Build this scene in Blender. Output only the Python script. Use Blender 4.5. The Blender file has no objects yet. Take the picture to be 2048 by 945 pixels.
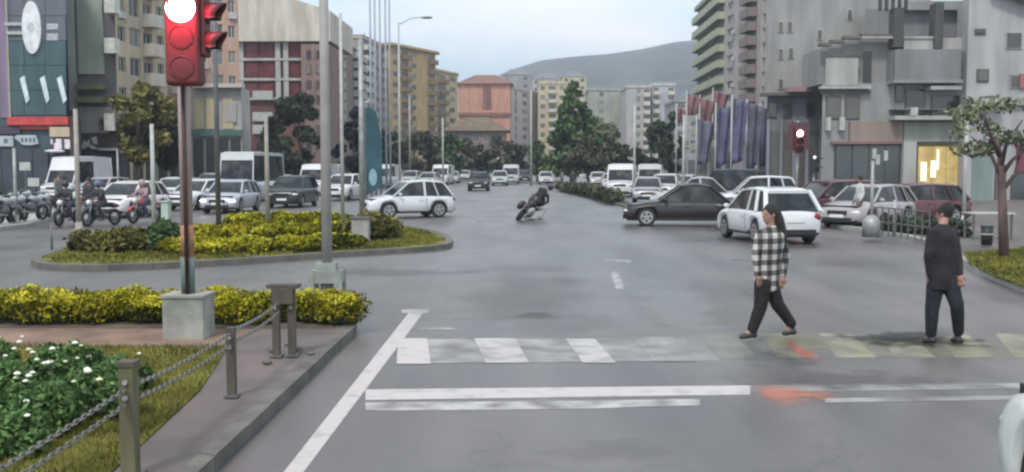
import bpy, math, random
from math import sin, cos, pi, sqrt, radians as R, tan, atan2
from mathutils import Vector as V, Matrix, noise
random.seed(7)
sc = bpy.context.scene
COL = sc.collection
# ------------------------------------------------------------------ camera
CZ = 2.17; FPX = 2000.0; PITCH = math.atan(140.5/FPX); YAW = math.atan(31/FPX)
cam = bpy.data.cameras.new('camera'); cam.lens = 36*FPX/2048; cam.sensor_width = 36; cam.clip_end = 9000; cam.clip_start = .1
co = bpy.data.objects.new('camera', cam); COL.objects.link(co); co.location = (0, 0, CZ)
co.rotation_euler = (R(90)-PITCH, 0, YAW); sc.camera = co
# ------------------------------------------------------------------ sky and sun
SUN_EL, SUN_ROT = R(52), R(200)
w = bpy.data.worlds.new('World'); sc.world = w; w.use_nodes = True
nt = w.node_tree; nt.nodes.clear(); N = nt.nodes.new; L = nt.links.new
out = N('ShaderNodeOutputWorld'); bg = N('ShaderNodeBackground'); bg.inputs[1].default_value = .1
sky = N('ShaderNodeTexSky'); sky.sky_type = 'NISHITA'; sky.sun_disc = False; sky.sun_elevation = SUN_EL; sky.sun_rotation = SUN_ROT
tc = N('ShaderNodeTexCoord'); mp = N('ShaderNodeMapping'); mp.inputs['Scale'].default_value = (1, 1, 3.2)
n1 = N('ShaderNodeTexNoise'); n1.inputs['Scale'].default_value = 3.1; n1.inputs['Detail'].default_value = 7; n1.inputs['Roughness'].default_value = .55
cr = N('ShaderNodeValToRGB'); cr.color_ramp.elements[0].position = .36; cr.color_ramp.elements[1].position = .66
cr.color_ramp.elements[0].color = (5.0, 7.3, 8.4, 1); cr.color_ramp.elements[1].color = (9.8, 9.7, 9.6, 1)
mx = N('ShaderNodeMix'); mx.data_type = 'RGBA'; mx.inputs[0].default_value = .86
L(tc.outputs['Generated'], mp.inputs[0]); L(mp.outputs[0], n1.inputs['Vector']); L(n1.outputs[0], cr.inputs[0])
L(sky.outputs[0], mx.inputs[6]); L(cr.outputs[0], mx.inputs[7]); L(mx.outputs[2], bg.inputs[0]); L(bg.outputs[0], out.inputs[0])
sl = bpy.data.lights.new('sun', 'SUN'); sl.energy = 1.5; sl.angle = R(10); sl.color = (1, .92, .85)
so = bpy.data.objects.new('sun', sl); COL.objects.link(so)
so.rotation_euler = (R(90)-SUN_EL, 0, R(180)-SUN_ROT)
sc.view_settings.view_transform = 'Standard'; sc.view_settings.look = 'None'; sc.view_settings.exposure = .74; sc.view_settings.gamma = 1
sc.render.engine = 'CYCLES'
sc.cycles.use_denoising = True
sc.cycles.volume_bounces = 0; sc.cycles.max_bounces = 6; sc.cycles.transparent_max_bounces = 8
sc.cycles.pixel_filter_type = 'BLACKMAN_HARRIS'; sc.cycles.filter_width = 2.4
# ------------------------------------------------------------------ pixel <-> place
cy_, sy_, cp_, sp_ = cos(YAW), sin(YAW), cos(PITCH), sin(PITCH)
FW = V((-sy_*cp_, cy_*cp_, -sp_)); RT = V((cy_, sy_, 0)); UP = RT.cross(FW)
def ray(px, py): return FW*FPX + RT*(px-1024) - UP*(py-472.5)
def P(px, py, Y):
    d = ray(px, py); return V((0, 0, CZ)) + d*(Y/d.y)
def G(px, py, z=0.):
    d = ray(px, py); return V((0, 0, CZ)) + d*((z-CZ)/d.z)
def PX(px, Y): return P(px, 332, Y).x
def PZ(py, Y): return P(1055, py, Y).z
# ------------------------------------------------------------------ materials
MATS = {}
def mat(name, col, rough=.7, var=.15, scale=3., metal=0., bump=0., bscale=None, spec=.5, emit=None, es=0., coat=0., col2=None, lo=.35, hi=.65, detail=4., stretch=None, island=0.):
    if name in MATS: return MATS[name]
    m = bpy.data.materials.new(name); m.use_nodes = True; t = m.node_tree; b = t.nodes['Principled BSDF']
    b.inputs['Roughness'].default_value = rough; b.inputs['Metallic'].default_value = metal; b.inputs['Specular IOR Level'].default_value = spec
    if coat: b.inputs['Coat Weight'].default_value = coat; b.inputs['Coat Roughness'].default_value = .08
    c = t.nodes.new('ShaderNodeTexCoord'); n = t.nodes.new('ShaderNodeTexNoise'); n.inputs['Scale'].default_value = scale; n.inputs['Detail'].default_value = detail
    src = c.outputs['Object']
    if stretch:
        mp = t.nodes.new('ShaderNodeMapping'); mp.inputs['Scale'].default_value = stretch; t.links.new(src, mp.inputs[0]); src = mp.outputs[0]
    t.links.new(src, n.inputs['Vector'])
    r = t.nodes.new('ShaderNodeValToRGB'); e = r.color_ramp.elements; e[0].position = lo; e[1].position = hi
    a = [max(0, x*(1-var)) for x in col]; d = [min(1, x*(1+var)) for x in (col2 or col)]
    e[0].color = (*a, 1); e[1].color = (*d, 1); t.links.new(n.outputs[0], r.inputs[0])
    last = r.outputs[0]
    if island:
        g = t.nodes.new('ShaderNodeNewGeometry'); mu = t.nodes.new('ShaderNodeMapRange'); mu.inputs[3].default_value = 1-island; mu.inputs[4].default_value = 1+island
        t.links.new(g.outputs['Random Per Island'], mu.inputs[0]); vm = t.nodes.new('ShaderNodeVectorMath'); vm.operation = 'SCALE'
        t.links.new(last, vm.inputs[0]); t.links.new(mu.outputs[0], vm.inputs['Scale']); last = vm.outputs[0]
    t.links.new(last, b.inputs['Base Color'])
    if emit: b.inputs['Emission Color'].default_value = (*emit, 1); b.inputs['Emission Strength'].default_value = es
    if bump:
        n2 = t.nodes.new('ShaderNodeTexNoise'); n2.inputs['Scale'].default_value = bscale or scale*8; n2.inputs['Detail'].default_value = 5
        bp = t.nodes.new('ShaderNodeBump'); bp.inputs['Strength'].default_value = bump; bp.inputs['Distance'].default_value = .02
        t.links.new(src, n2.inputs['Vector']); t.links.new(n2.outputs[0], bp.inputs['Height']); t.links.new(bp.outputs[0], b.inputs['Normal'])
    MATS[name] = m; return m
def asphalt():
    m = bpy.data.materials.new('asphalt'); m.use_nodes = True; t = m.node_tree; b = t.nodes['Principled BSDF']; NN = t.nodes.new; LL = t.links.new
    c = NN('ShaderNodeTexCoord')
    def noi(s, d=5, sc_=None):
        n = NN('ShaderNodeTexNoise'); n.inputs['Scale'].default_value = s; n.inputs['Detail'].default_value = d
        if sc_:
            mp = NN('ShaderNodeMapping'); mp.inputs['Scale'].default_value = sc_; LL(c.outputs['Object'], mp.inputs[0]); LL(mp.outputs[0], n.inputs['Vector'])
        else: LL(c.outputs['Object'], n.inputs['Vector'])
        return n
    big = noi(.22, 6); streak = noi(.7, 5, (1.4, .22, 1)); fine = noi(60, 3)
    r = NN('ShaderNodeValToRGB'); e = r.color_ramp.elements; e[0].position = .36; e[1].position = .62; e[0].color = (.07, .06, .06, 1); e[1].color = (.155, .136, .134, 1)
    a = NN('ShaderNodeMath'); a.operation = 'ADD'; a2 = NN('ShaderNodeMath'); a2.operation = 'MULTIPLY'; a2.inputs[1].default_value = .5
    LL(big.outputs[0], a.inputs[0]); LL(streak.outputs[0], a.inputs[1]); LL(a.outputs[0], a2.inputs[0]); LL(a2.outputs[0], r.inputs[0])
    # thin dark cracks and tar seams
    vo = NN('ShaderNodeTexVoronoi'); vo.feature = 'DISTANCE_TO_EDGE'; vo.inputs['Scale'].default_value = .23
    wv = NN('ShaderNodeVectorMath'); wv.operation = 'ADD'; ns = noi(1.1, 5); sv = NN('ShaderNodeVectorMath'); sv.operation = 'SCALE'; sv.inputs['Scale'].default_value = 1.6
    LL(ns.outputs['Color'], sv.inputs[0]); LL(c.outputs['Object'], wv.inputs[0]); LL(sv.outputs[0], wv.inputs[1]); LL(wv.outputs[0], vo.inputs['Vector'])
    cr_ = NN('ShaderNodeMapRange'); cr_.inputs[1].default_value = .0; cr_.inputs[2].default_value = .006; cr_.inputs[3].default_value = .72; cr_.inputs[4].default_value = 1
    LL(vo.outputs['Distance'], cr_.inputs[0])
    fr = NN('ShaderNodeMapRange'); fr.inputs[3].default_value = .62; fr.inputs[4].default_value = 1.38; LL(fine.outputs[0], fr.inputs[0])
    mu = NN('ShaderNodeMath'); mu.operation = 'MULTIPLY'; LL(cr_.outputs[0], mu.inputs[0]); LL(fr.outputs[0], mu.inputs[1])
    vm = NN('ShaderNodeVectorMath'); vm.operation = 'SCALE'; LL(r.outputs[0], vm.inputs[0]); LL(mu.outputs[0], vm.inputs['Scale']); LL(vm.outputs[0], b.inputs['Base Color'])
    rr = NN('ShaderNodeMapRange'); rr.inputs[1].default_value = .35; rr.inputs[2].default_value = .65; rr.inputs[3].default_value = .27; rr.inputs[4].default_value = .48
    LL(big.outputs[0], rr.inputs[0]); LL(rr.outputs[0], b.inputs['Roughness'])
    bp = NN('ShaderNodeBump'); bp.inputs['Strength'].default_value = .35; bp.inputs['Distance'].default_value = .01; LL(fine.outputs[0], bp.inputs['Height']); LL(bp.outputs[0], b.inputs['Normal'])
    return m
def paint_mat(name, col, under=(.13, .115, .115), thr=.42, soft=.12, scale=5.):
    return mat(name, under, .6, 0, scale, col2=col, lo=thr-soft, hi=thr+soft, detail=7, bump=.1)
ASPH = asphalt()
WHITE_LINE = paint_mat('white_road_paint', (.46, .42, .41), (.3, .28, .28), .36)
WORN_LINE = paint_mat('worn_white_road_paint', (.42, .4, .4), thr=.47, soft=.16, scale=3)
FAINT_LINE = paint_mat('faint_white_road_paint', (.33, .33, .32), thr=.52, soft=.2, scale=2)
WHITE2 = paint_mat('crossing_paint', (.42, .39, .38), (.22, .21, .21), .4, .14, 3)
YEL_LINE = paint_mat('worn_yellow_road_paint', (.34, .3, .2), thr=.52, soft=.2, scale=2.6)
RED_REFLECTION = paint_mat('red_reflection_tint', (.62, .2, .15), thr=.5, soft=.2, scale=3.5)  # red reflection on the road put into a patchy colour
CONC = mat('concrete', (.33, .32, .3), .85, .2, 2.5, bump=.3)
CONC_D = mat('dark_concrete', (.12, .112, .1), .85, .25, 2.5, bump=.3)
PAVE = mat('pavement_tiles', (.122, .1, .094), .85, .22, 1.3, bump=.4, bscale=14)
DIRT = mat('brown_earth', (.19, .125, .09), .95, .3, 2, bump=.8, bscale=20)
SOIL = mat('dark_soil', (.1, .08, .055), .95, .3, 3, bump=.8, bscale=20)
TURF = mat('turf', (.085, .085, .022), .95, .35, 1.6, bump=.9, bscale=26, col2=(.14, .13, .035), spec=.08)
BLADE = mat('grass_blade', (.1, .105, .024), .9, .3, 1.2, col2=(.17, .155, .035), island=.35, spec=.08)
RUBBER = mat('tyre_rubber', (.02, .02, .021), .8, .1, 8)
RIM = mat('wheel_rim', (.42, .42, .43), .35, .1, 5, metal=.7)
CGLASS = mat('car_glass', (.012, .013, .015), .1, .2, 1.6, spec=.4, col2=(.06, .06, .062), lo=.45, hi=.7)  # noise tones put interior-like reflections into the glass colour
BLACKP = mat('black_plastic', (.02, .02, .021), .55, .15, 5)
GREYM = mat('galvanised_steel', (.3, .3, .3), .5, .2, 4, metal=.35, bump=.05)
GREYD = mat('dark_grey_steel', (.13, .13, .135), .5, .2, 4, metal=.3)
LIGHTP = mat('pale_painted_steel', (.38, .385, .365), .5, .12, 4)
BEIGEP = mat('beige_painted_steel', (.3, .27, .235), .55, .12, 4)
HEADL = mat('headlight_glass', (.7, .7, .66), .15, .05, 5, emit=(1, .96, .85), es=.0)
HEADON = mat('lit_headlight', (.8, .8, .7), .2, .02, 5, emit=(1, .95, .82), es=6)
TAILL = mat('tail_light', (.16, .015, .02), .25, .1, 5)
PLATE = mat('number_plate', (.7, .7, .68), .5, .05, 5)
BARK = mat('bark', (.11, .085, .065), .95, .3, 5, bump=.8, bscale=12, stretch=(1, 1, .25))
FRAMEW = mat('window_frame_pale', (.5, .49, .46), .6, .08, 3)
FRAMED = mat('window_frame_dark', (.09, .085, .08), .6, .08, 3)
PANE = [mat('window_glass', (.045, .055, .06), .12, .3, .4, spec=.7), mat('window_glass_curtain', (.2, .19, .175), .3, .3, .5), mat('window_glass_dim', (.09, .085, .08), .2, .3, .5)]
# ------------------------------------------------------------------ mesh building
class MB:
    def __init__(s): s.v = []; s.f = []
    def add(s, vs, fs):
        k = len(s.v); s.v += [tuple(v) for v in vs]; s.f += [tuple(i+k for i in f) for f in fs]; return s
    def box(s, x0, x1, y0, y1, z0, z1, M=None):
        vs = [V((x, y, z)) for x in (x0, x1) for y in (y0, y1) for z in (z0, z1)]
        if M: vs = [M @ v for v in vs]
        return s.add(vs, [(0, 1, 3, 2), (4, 6, 7, 5), (0, 4, 5, 1), (2, 3, 7, 6), (0, 2, 6, 4), (1, 5, 7, 3)])
    def bar(s, a, b, wd, hg=None, up=V((0, 0, 1))):
        a = V(a); b = V(b); d = (b-a); L_ = d.length; d.normalize(); sd = d.cross(up)
        if sd.length < .01: sd = d.cross(V((1, 0, 0)))
        sd.normalize(); u = sd.cross(d); M = Matrix((sd, d, u)).transposed().to_4x4(); M.translation = a
        hg = hg or wd; return s.box(-wd/2, wd/2, 0, L_, -hg/2, hg/2, M)
    def tube(s, pts, rs, n=10, cap=True, flat=1., fdir=None):
        pts = [V(p) for p in pts]; rs = rs if isinstance(rs, (list, tuple)) else [rs]*len(pts); rings = []; prev = None
        for i, p in enumerate(pts):
            d = (pts[min(i+1, len(pts)-1)]-pts[max(i-1, 0)]).normalized()
            ref = fdir or (V((0, 0, 1)) if abs(d.z) < .9 else V((1, 0, 0)))
            a = prev - d*prev.dot(d) if (prev is not None and not fdir) else ref - d*ref.dot(d)
            if a.length < 1e-4: a = d.orthogonal()
            a.normalize(); prev = a; b = d.cross(a)
            rings.append([p + a*(cos(2*pi*k/n)*rs[i]) + b*(sin(2*pi*k/n)*rs[i]*flat) for k in range(n)])
        vs = [q for r_ in rings for q in r_]; fs = []
        for i in range(len(pts)-1):
            for k in range(n): fs.append((i*n+k, i*n+(k+1) % n, (i+1)*n+(k+1) % n, (i+1)*n+k))
        if cap: fs.append(tuple(range(n-1, -1, -1))); fs.append(tuple((len(pts)-1)*n+k for k in range(n)))
        return s.add(vs, fs)
    def ell(s, c, r, n=12, m=8, M=None):
        c = V(c); vs = [];
        for j in range(m+1):
            t = pi*j/m
            for k in range(n):
                v = V((r[0]*sin(t)*cos(2*pi*k/n), r[1]*sin(t)*sin(2*pi*k/n), r[2]*cos(t)))
                vs.append(c + (M @ v if M else v))
        fs = [(j*n+k, (j+1)*n+k, (j+1)*n+(k+1) % n, j*n+(k+1) % n) for j in range(m) for k in range(n)]
        return s.add(vs, fs)
    def prism(s, poly, z0, z1):
        n = len(poly); a = sum(poly[i][0]*poly[(i+1) % n][1]-poly[(i+1) % n][0]*poly[i][1] for i in range(n))
        if a < 0: poly = poly[::-1]
        vs = [(p[0], p[1], z0) for p in poly]+[(p[0], p[1], z1) for p in poly]
        return s.add(vs, [tuple(range(n-1, -1, -1)), tuple(range(n, 2*n))]+[(i, (i+1) % n, n+(i+1) % n, n+i) for i in range(n)])
    def yprism(s, poly, y0, y1):   # polygon in x,z extruded along y
        n = len(poly); a = sum(poly[i][0]*poly[(i+1) % n][1]-poly[(i+1) % n][0]*poly[i][1] for i in range(n))
        if a < 0: poly = poly[::-1]
        vs = [(p[0], y0, p[1]) for p in poly]+[(p[0], y1, p[1]) for p in poly]
        return s.add(vs, [tuple(range(n)), tuple(range(2*n-1, n-1, -1))]+[(i, n+i, n+(i+1) % n, (i+1) % n) for i in range(n)])
    def pbox(s, x0, x1, y0, y1, Y, dy, proud=0):   # photo-measured face at depth Y, real thickness dy behind it
        a = P(x0, (y0+y1)/2, Y-proud); b = P(x1, (y0+y1)/2, Y-proud)
        return s.box(a.x, b.x, Y-proud, Y+dy, PZ(y1, Y), PZ(y0, Y))
    def wedge(s, x0, x1, y0, y1, Y, D):   # building volume with a tapering plan behind a front at depth Y
        s.prism([(PX(x0, Y), Y), (PX(x1, Y), Y), (PX(x1, Y+D)-(.4 if x1 < 1055 else -.0), Y+D), (PX(x0, Y+D)+(.4 if x0 > 1055 else 0), Y+D)], PZ(y1, Y), PZ(y0, Y)); return s
    def mesh(s, name, m, smooth=False):
        me = bpy.data.meshes.new(name); me.from_pydata(s.v, [], s.f); me.update()
        ms = m if isinstance(m, (list, tuple)) else [m]
        for q in ms: me.materials.append(q)
        if smooth: me.polygons.foreach_set('use_smooth', [True]*len(me.polygons))
        return me
WM = {}
def reg(o, parent, world):
    COL.objects.link(o)
    if parent is not None:
        o.parent = parent
        if world: o.matrix_parent_inverse = WM[parent.name].inverted()
def loc_mat(o, parent, world):
    b = o.matrix_basis.copy()
    if parent is not None and not world: b = WM[parent.name] @ b
    return b
def obj(name, mb, m=None, parent=None, world=False, loc=None, rotz=0, smooth=False, auto=None):
    me = mb if isinstance(mb, bpy.types.Mesh) else mb.mesh(name, m, smooth)
    o = bpy.data.objects.new(name, me)
    if loc is not None: o.location = loc
    o.rotation_euler = (0, 0, rotz); reg(o, parent, world); WM[o.name] = (WM[parent.name] @ Matrix.Identity(4) if False else loc_mat(o, parent, world)); return o
def tag(o, label=None, cat=None, group=None, kind=None):
    for k, v in (('label', label), ('category', cat), ('group', group), ('kind', kind)):
        if v: o[k] = v
    return o
def thing(name, label, cat, loc=(0, 0, 0), rotz=0, group=None):
    o = bpy.data.objects.new(name, None); COL.objects.link(o); o.location = loc; o.rotation_euler = (0, 0, rotz); o.empty_display_size = .3
    WM[o.name] = Matrix.Translation(loc) @ Matrix.Rotation(rotz, 4, 'Z'); return tag(o, label, cat, group)
def kids(o): return [c for c in ALLK.get(o.name, [])]
ALLK = {}
def index_children():
    ALLK.clear()
    for o in COL.objects:
        if o.parent: ALLK.setdefault(o.parent.name, []).append(o)
def copy_tree(o, loc=None, rotz=None, label=None, parent=None):
    c = o.copy(); COL.objects.link(c)
    if parent: c.parent = parent
    if loc is not None: c.location = loc
    if rotz is not None: c.rotation_euler = (0, 0, rotz)
    if label: c['label'] = label
    for ch in kids(o): copy_tree(ch, parent=c)
    return c
def struct(name, mb, m, parent=None, smooth=False):
    o = obj(name, mb, m, parent, smooth=smooth)
    if parent is None: o['kind'] = 'structure'
    return o
# ------------------------------------------------------------------ ground
def gpoly(pts, z=0.): return [(G(x, y, z).x, G(x, y, z).y) for x, y in pts]
g = MB(); g.add([(-3000, -60, -.02), (3000, -60, -.02), (3000, 3000, -.02), (-3000, 3000, -.02)], [(0, 1, 2, 3)]); struct('ground', g, CONC_D)
g = MB(); g.add([(-120, -12, 0), (160, -12, 0), (160, 640, 0), (-120, 640, 0)], [(0, 1, 2, 3)]); road = struct('road', g, ASPH)
def smooth_poly(pts, n=4):
    o = []; k = len(pts)
    for i in range(k):
        p0, p1, p2, p3 = [V((*pts[(i+j-1) % k], 0)) for j in range(4)]
        for q in range(n):
            t = q/n; o.append(tuple((.5*((2*p1)+(p2-p0)*t+(2*p0-5*p1+4*p2-p3)*t*t+(3*p1-p0-3*p2+p3)*t**3))[:2]))
    return o
def inset(poly, d):
    n = len(poly); a = sum(poly[i][0]*poly[(i+1) % n][1]-poly[(i+1) % n][0]*poly[i][1] for i in range(n)); sg = 1 if a > 0 else -1; o = []
    for i in range(n):
        p = V((*poly[i-1], 0)); q = V((*poly[i], 0)); r_ = V((*poly[(i+1) % n], 0))
        t = (r_-p).normalized(); nn = V((-t.y, t.x, 0))*sg; v = q+nn*d; o.append((v.x, v.y))
    return o
def kerbed(name, poly, h, topmat, kerbmat=CONC, kw=.16, stone=1.0, label=None):
    """raised island: top sheet plus a ring of kerb stones, each a part"""
    n = len(poly); inn = inset(poly, kw)
    base = struct(name, MB().prism(inn, .0, h-.012), topmat)
    per = []; 
    for i in range(n):
        a = V((*poly[i], 0)); b = V((*poly[(i+1) % n], 0)); ai = V((*inn[i], 0)); bi = V((*inn[(i+1) % n], 0)); per.append((a, b, ai, bi))
    rest = MB(); cnt = 0
    for a, b, ai, bi in per:
        Ls = (b-a).length
        if Ls < .02: continue
        k = max(1, round(Ls/stone)); far = min(a.length, b.length) > 32
        for j in range(k):
            t0 = (j+.006)/k; t1 = (j+.994)/k; hh = h+random.uniform(-.004, .004)
            q = [a.lerp(b, t0), a.lerp(b, t1), ai.lerp(bi, t1), ai.lerp(bi, t0)]
            mb = rest if (far or cnt > 200) else MB()
            mb.prism([(p.x, p.y) for p in q], .001, hh)
            if mb is not rest: obj('kerb_stone', mb, kerbmat, base); cnt += 1
    if rest.v: o = obj('far_kerb_stones', rest, kerbmat, base); o['kind'] = 'stuff'
    return base
# near left pavement running beside the lane, kerb at x about -2.05
XK = G(430, 945).x
nearpav = [(XK, 1.5), (XK, 11.6), (XK+.02, 12.6), (XK-.08, 13.3), (XK-.4, 13.9), (XK-1.2, 14.1), (-16, 14.1), (-16, 1.5)]
near_pave = kerbed('pavement', nearpav, .12, PAVE, CONC_D, .17, .8)
struct('earth_path', MB().prism([(-15.8, 11.3), (-3.55, 11.35), (-3.35, 12.45), (-15.8, 12.45)], .1, .1125), DIRT)
gb = [(-2.62, 2.0), (-2.78, 6.4), (-3.0, 9), (-3.4, 11.2), (-15.8, 11.25), (-15.8, 2.0)]
struct('grass_bed', MB().prism(gb, .1, .122), TURF)
struct('flower_bed_soil', MB().prism([(-15.8, 12.5), (XK-.25, 12.55), (XK-.3, 13.3), (XK-.6, 13.75), (-15.8, 13.8)], .1, .12), SOIL)
# far island
isl = smooth_poly(gpoly([(62, 532), (100, 512), (180, 486), (320, 462), (500, 452), (690, 448), (800, 457), (880, 472), (906, 491), (868, 502), (700, 514), (400, 534), (150, 543)]), 3)
island = kerbed('traffic_island', isl, .13, TURF, CONC_D, .2, 1.2)
# far left pavement
lp = gpoly([(-900, 520), (-30, 466), (60, 454), (98, 442), (112, 425), (100, 412), (-700, 412)])
kerbed('left_pavement', lp, .13, CONC, CONC, .2, 1.5)
kerbed('right_pavement', gpoly([(1640, 452), (1740, 468), (1810, 479), (1880, 497), (1915, 522), (1950, 548), (2048, 588), (2200, 630), (3300, 700), (3300, 405), (1700, 405), (1560, 408), (1490, 400), (1480, 408)]), .13, PAVE, CONC, .2, 1.5)
struct('verge', MB().prism(gpoly([(1926, 506), (1938, 528), (1985, 552), (2100, 592), (2500, 640), (2500, 492), (2100, 490)], .13), .12, .15), TURF)
kerbed('central_reservation', smooth_poly(gpoly([(1092, 366), (1112, 379), (1180, 396), (1250, 416), (1272, 414), (1222, 395), (1150, 376), (1105, 362)]), 3), .14, CONC_D, CONC_D, .25, 1.5)
# ------------------------------------------------------------------ road markings (children of the road)
def mark(name, pts, m, z=.004, label=None):
    o = obj(name, MB().prism(gpoly(pts), z-.003, z), m, road)
    if label: o['label'] = label
    return o
mark('edge_line', [(560, 955), (600, 955), (846, 627), (817, 627)], WHITE_LINE)
mark('edge_line', [(560, 955.3), (600, 955.3), (-20, 1700), (-105, 1700)], WHITE_LINE)
mark('edge_line_end', [(803, 620), (858, 619), (856, 626.6), (804, 626.6)], WHITE_LINE)
for q, m in (([(797, 678), (854, 678), (862, 729), (793, 729)], WHITE_LINE), ([(948, 678), (1030, 678), (1058, 727), (972, 727)], WHITE2),
             ([(1131, 679), (1190, 679), (1232, 727), (1166, 727)], WHITE2), ([(1262, 676), (1345, 676), (1395, 724), (1306, 724)], FAINT_LINE)):
    mark('crossing_stripe', q, m, .008)
mark('worn_paint_between_stripes', [(797, 679.5), (1400, 677.5), (1440, 722), (794, 728)], FAINT_LINE, .0045)
for i in range(7):
    x = 1400+i*118; mark('crossing_stripe', [(x, 668), (x+62, 668), (x+118, 716), (x+38, 716)], YEL_LINE)
mark('stop_line', [(731, 780), (1500, 772), (1500, 790), (731, 801)], WHITE_LINE)
mark('stop_line', [(731, 806), (1150, 803), (1400, 799), (1400, 811), (1150, 819), (731, 822)], WORN_LINE)
mark('stop_line', [(1501, 772), (2300, 765), (2300, 774), (1501, 786)], FAINT_LINE)
mark('stop_line', [(1650, 798), (2300, 788), (2300, 796), (1650, 806)], FAINT_LINE)
mark('lane_dash', [(1221, 545), (1236, 545), (1250, 578), (1232, 578)], WORN_LINE)
mark('lane_dash', [(1212, 518), (1262, 520), (1262, 526), (1212, 524)], FAINT_LINE)
mark('lane_dash', [(840, 656), (905, 656), (912, 660), (836, 660)], FAINT_LINE)
def decal(name, px, py, rx, ry, col, dens, seed, ns=4., z=.009):
    p = G(px, py); m = bpy.data.materials.new('road_tint'); m.use_nodes = True; t = m.node_tree; b = t.nodes['Principled BSDF']; b.inputs['Base Color'].default_value = (*col, 1); b.inputs['Roughness'].default_value = .7
    c = t.nodes.new('ShaderNodeTexCoord'); mp = t.nodes.new('ShaderNodeMapping'); mp.inputs['Scale'].default_value = (1/rx, 1/ry, 1); ln = t.nodes.new('ShaderNodeVectorMath'); ln.operation = 'LENGTH'
    t.links.new(c.outputs['Object'], mp.inputs[0]); t.links.new(mp.outputs[0], ln.inputs[0]); n = t.nodes.new('ShaderNodeTexNoise'); n.inputs['Scale'].default_value = ns; n.inputs['Detail'].default_value = 6; n.noise_dimensions = '4D'; n.inputs['W'].default_value = seed
    t.links.new(c.outputs['Object'], n.inputs['Vector']); a = t.nodes.new('ShaderNodeMath'); a.operation = 'SUBTRACT'; t.links.new(n.outputs[0], a.inputs[0]); k = t.nodes.new('ShaderNodeMath'); k.operation = 'MULTIPLY'; k.inputs[1].default_value = .45
    t.links.new(ln.outputs['Value'], k.inputs[0]); t.links.new(k.outputs[0], a.inputs[1]); r = t.nodes.new('ShaderNodeMapRange'); r.inputs[1].default_value = .08; r.inputs[2].default_value = .34; r.inputs[3].default_value = 0; r.inputs[4].default_value = dens
    t.links.new(a.outputs[0], r.inputs[0]); t.links.new(r.outputs[0], b.inputs['Alpha'])
    return obj(name, MB().add([(-rx*1.3, -ry*1.3, 0), (rx*1.3, -ry*1.3, 0), (rx*1.3, ry*1.3, 0), (-rx*1.3, ry*1.3, 0)], [(0, 1, 2, 3)]), m, road, loc=(p.x, p.y, z))
decal('painted_red_reflection', 1580, 790, .42, .5, (.6, .2, .13), .5, 1, 3.2); decal('painted_red_reflection', 1599, 700, .13, .85, (.85, .12, .1), .95, 21, 6)  # red light reflections painted onto the road as soft patches
decal('yellowish_patch', 1740, 690, 1.7, .9, (.32, .31, .17), .35, 3, 2); decal('yellowish_patch', 1980, 700, 1.2, .9, (.34, .31, .17), .35, 4, 2); decal('yellowish_patch', 1560, 680, .8, .7, (.26, .24, .13), .3, 5, 2)  # soft yellowish patches over the crossing
decal('tar_stain', 1075, 632, .45, .5, (.1, .095, .1), .35, 6, 2.5); decal('tar_stain', 800, 545, 2.2, .8, (.13, .12, .12), .25, 7, 1.2); decal('tar_stain', 1220, 900, .5, .35, (.1, .095, .095), .15, 8, 3)
decal('tar_stain', 1550, 715, .6, .8, (.07, .065, .06), .7, 9, 3); decal('tar_stain', 1820, 680, .9, .7, (.035, .032, .03), .95, 10, 3); decal('tar_stain', 1680, 760, 1.3, .5, (.1, .09, .09), .35, 11, 3); decal('dark_lane_stain', 1060, 590, 1.1, 6, (.11, .108, .11), .2, 12, .6); decal('pale_patch', 1360, 620, .8, 7, (.3, .3, .3), .45, 13, .8, .0095)
decal('pale_patch', 900, 600, 2, 3, (.27, .27, .265), .4, 15, .7, .0085)  # paler soft patches over the asphalt
# manhole cover
o = obj('manhole_cover', MB().tube([(G(1490, 520).x, G(1490, 520).y, .002), (G(1490, 520).x, G(1490, 520).y, .01)], .32, 20), GREYD, road)
# ------------------------------------------------------------------ buildings
WIN = {}
def window_mesh(w_, h, bars, dark):
    k = (round(w_, 2), round(h, 2), bars, dark)
    if k not in WIN:
        t = .07; m = MB(); m.box(0, w_, 0, .08, 0, t).box(0, w_, 0, .08, h-t, h).box(0, t, 0, .08, t, h-t).box(w_-t, w_, 0, .08, t, h-t)
        for i in range(1, bars+1): m.box(w_*i/(bars+1)-t/2, w_*i/(bars+1)+t/2, .003, .077, t, h-t)
        ps = []
        for q in range(3): ps.append(MB().box(t-.01, w_-t+.01, .04, .06, t-.01, h-t+.01).mesh('pane', PANE[q]))
        WIN[k] = (m.mesh('window', FRAMED if dark else FRAMEW), ps)
    return WIN[k]
BALC = {}
AC_MESH = MB().box(0, .8, 0, .3, 0, .55).mesh('air_conditioner', mat('ac_casing', (.42, .41, .39), .6, .1, 3))
def balcony_mesh(w_, m1, m2, deep=1.1, solid=True):
    k = (round(w_, 2), m1.name, m2.name, deep, solid)
    if k not in BALC:
        a = MB().box(0, w_, -deep, 0, -.16, 0)
        b = MB()
        if solid: b.box(0, w_, -deep, -deep+.1, 0, .95).box(0, .1, -deep+.1, 0, 0, .95).box(w_-.1, w_, -deep+.1, 0, 0, .95)
        else:
            b.box(0, w_, -deep, -deep+.05, .95, 1.02)
            for i in range(int(w_/.3)+1): b.box(min(i*.3, w_-.03), min(i*.3, w_-.03)+.03, -deep, -deep+.03, 0, .95)
        BALC[k] = (a.mesh('balcony', m1), b.mesh('railing', m2))
    return BALC[k]
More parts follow.
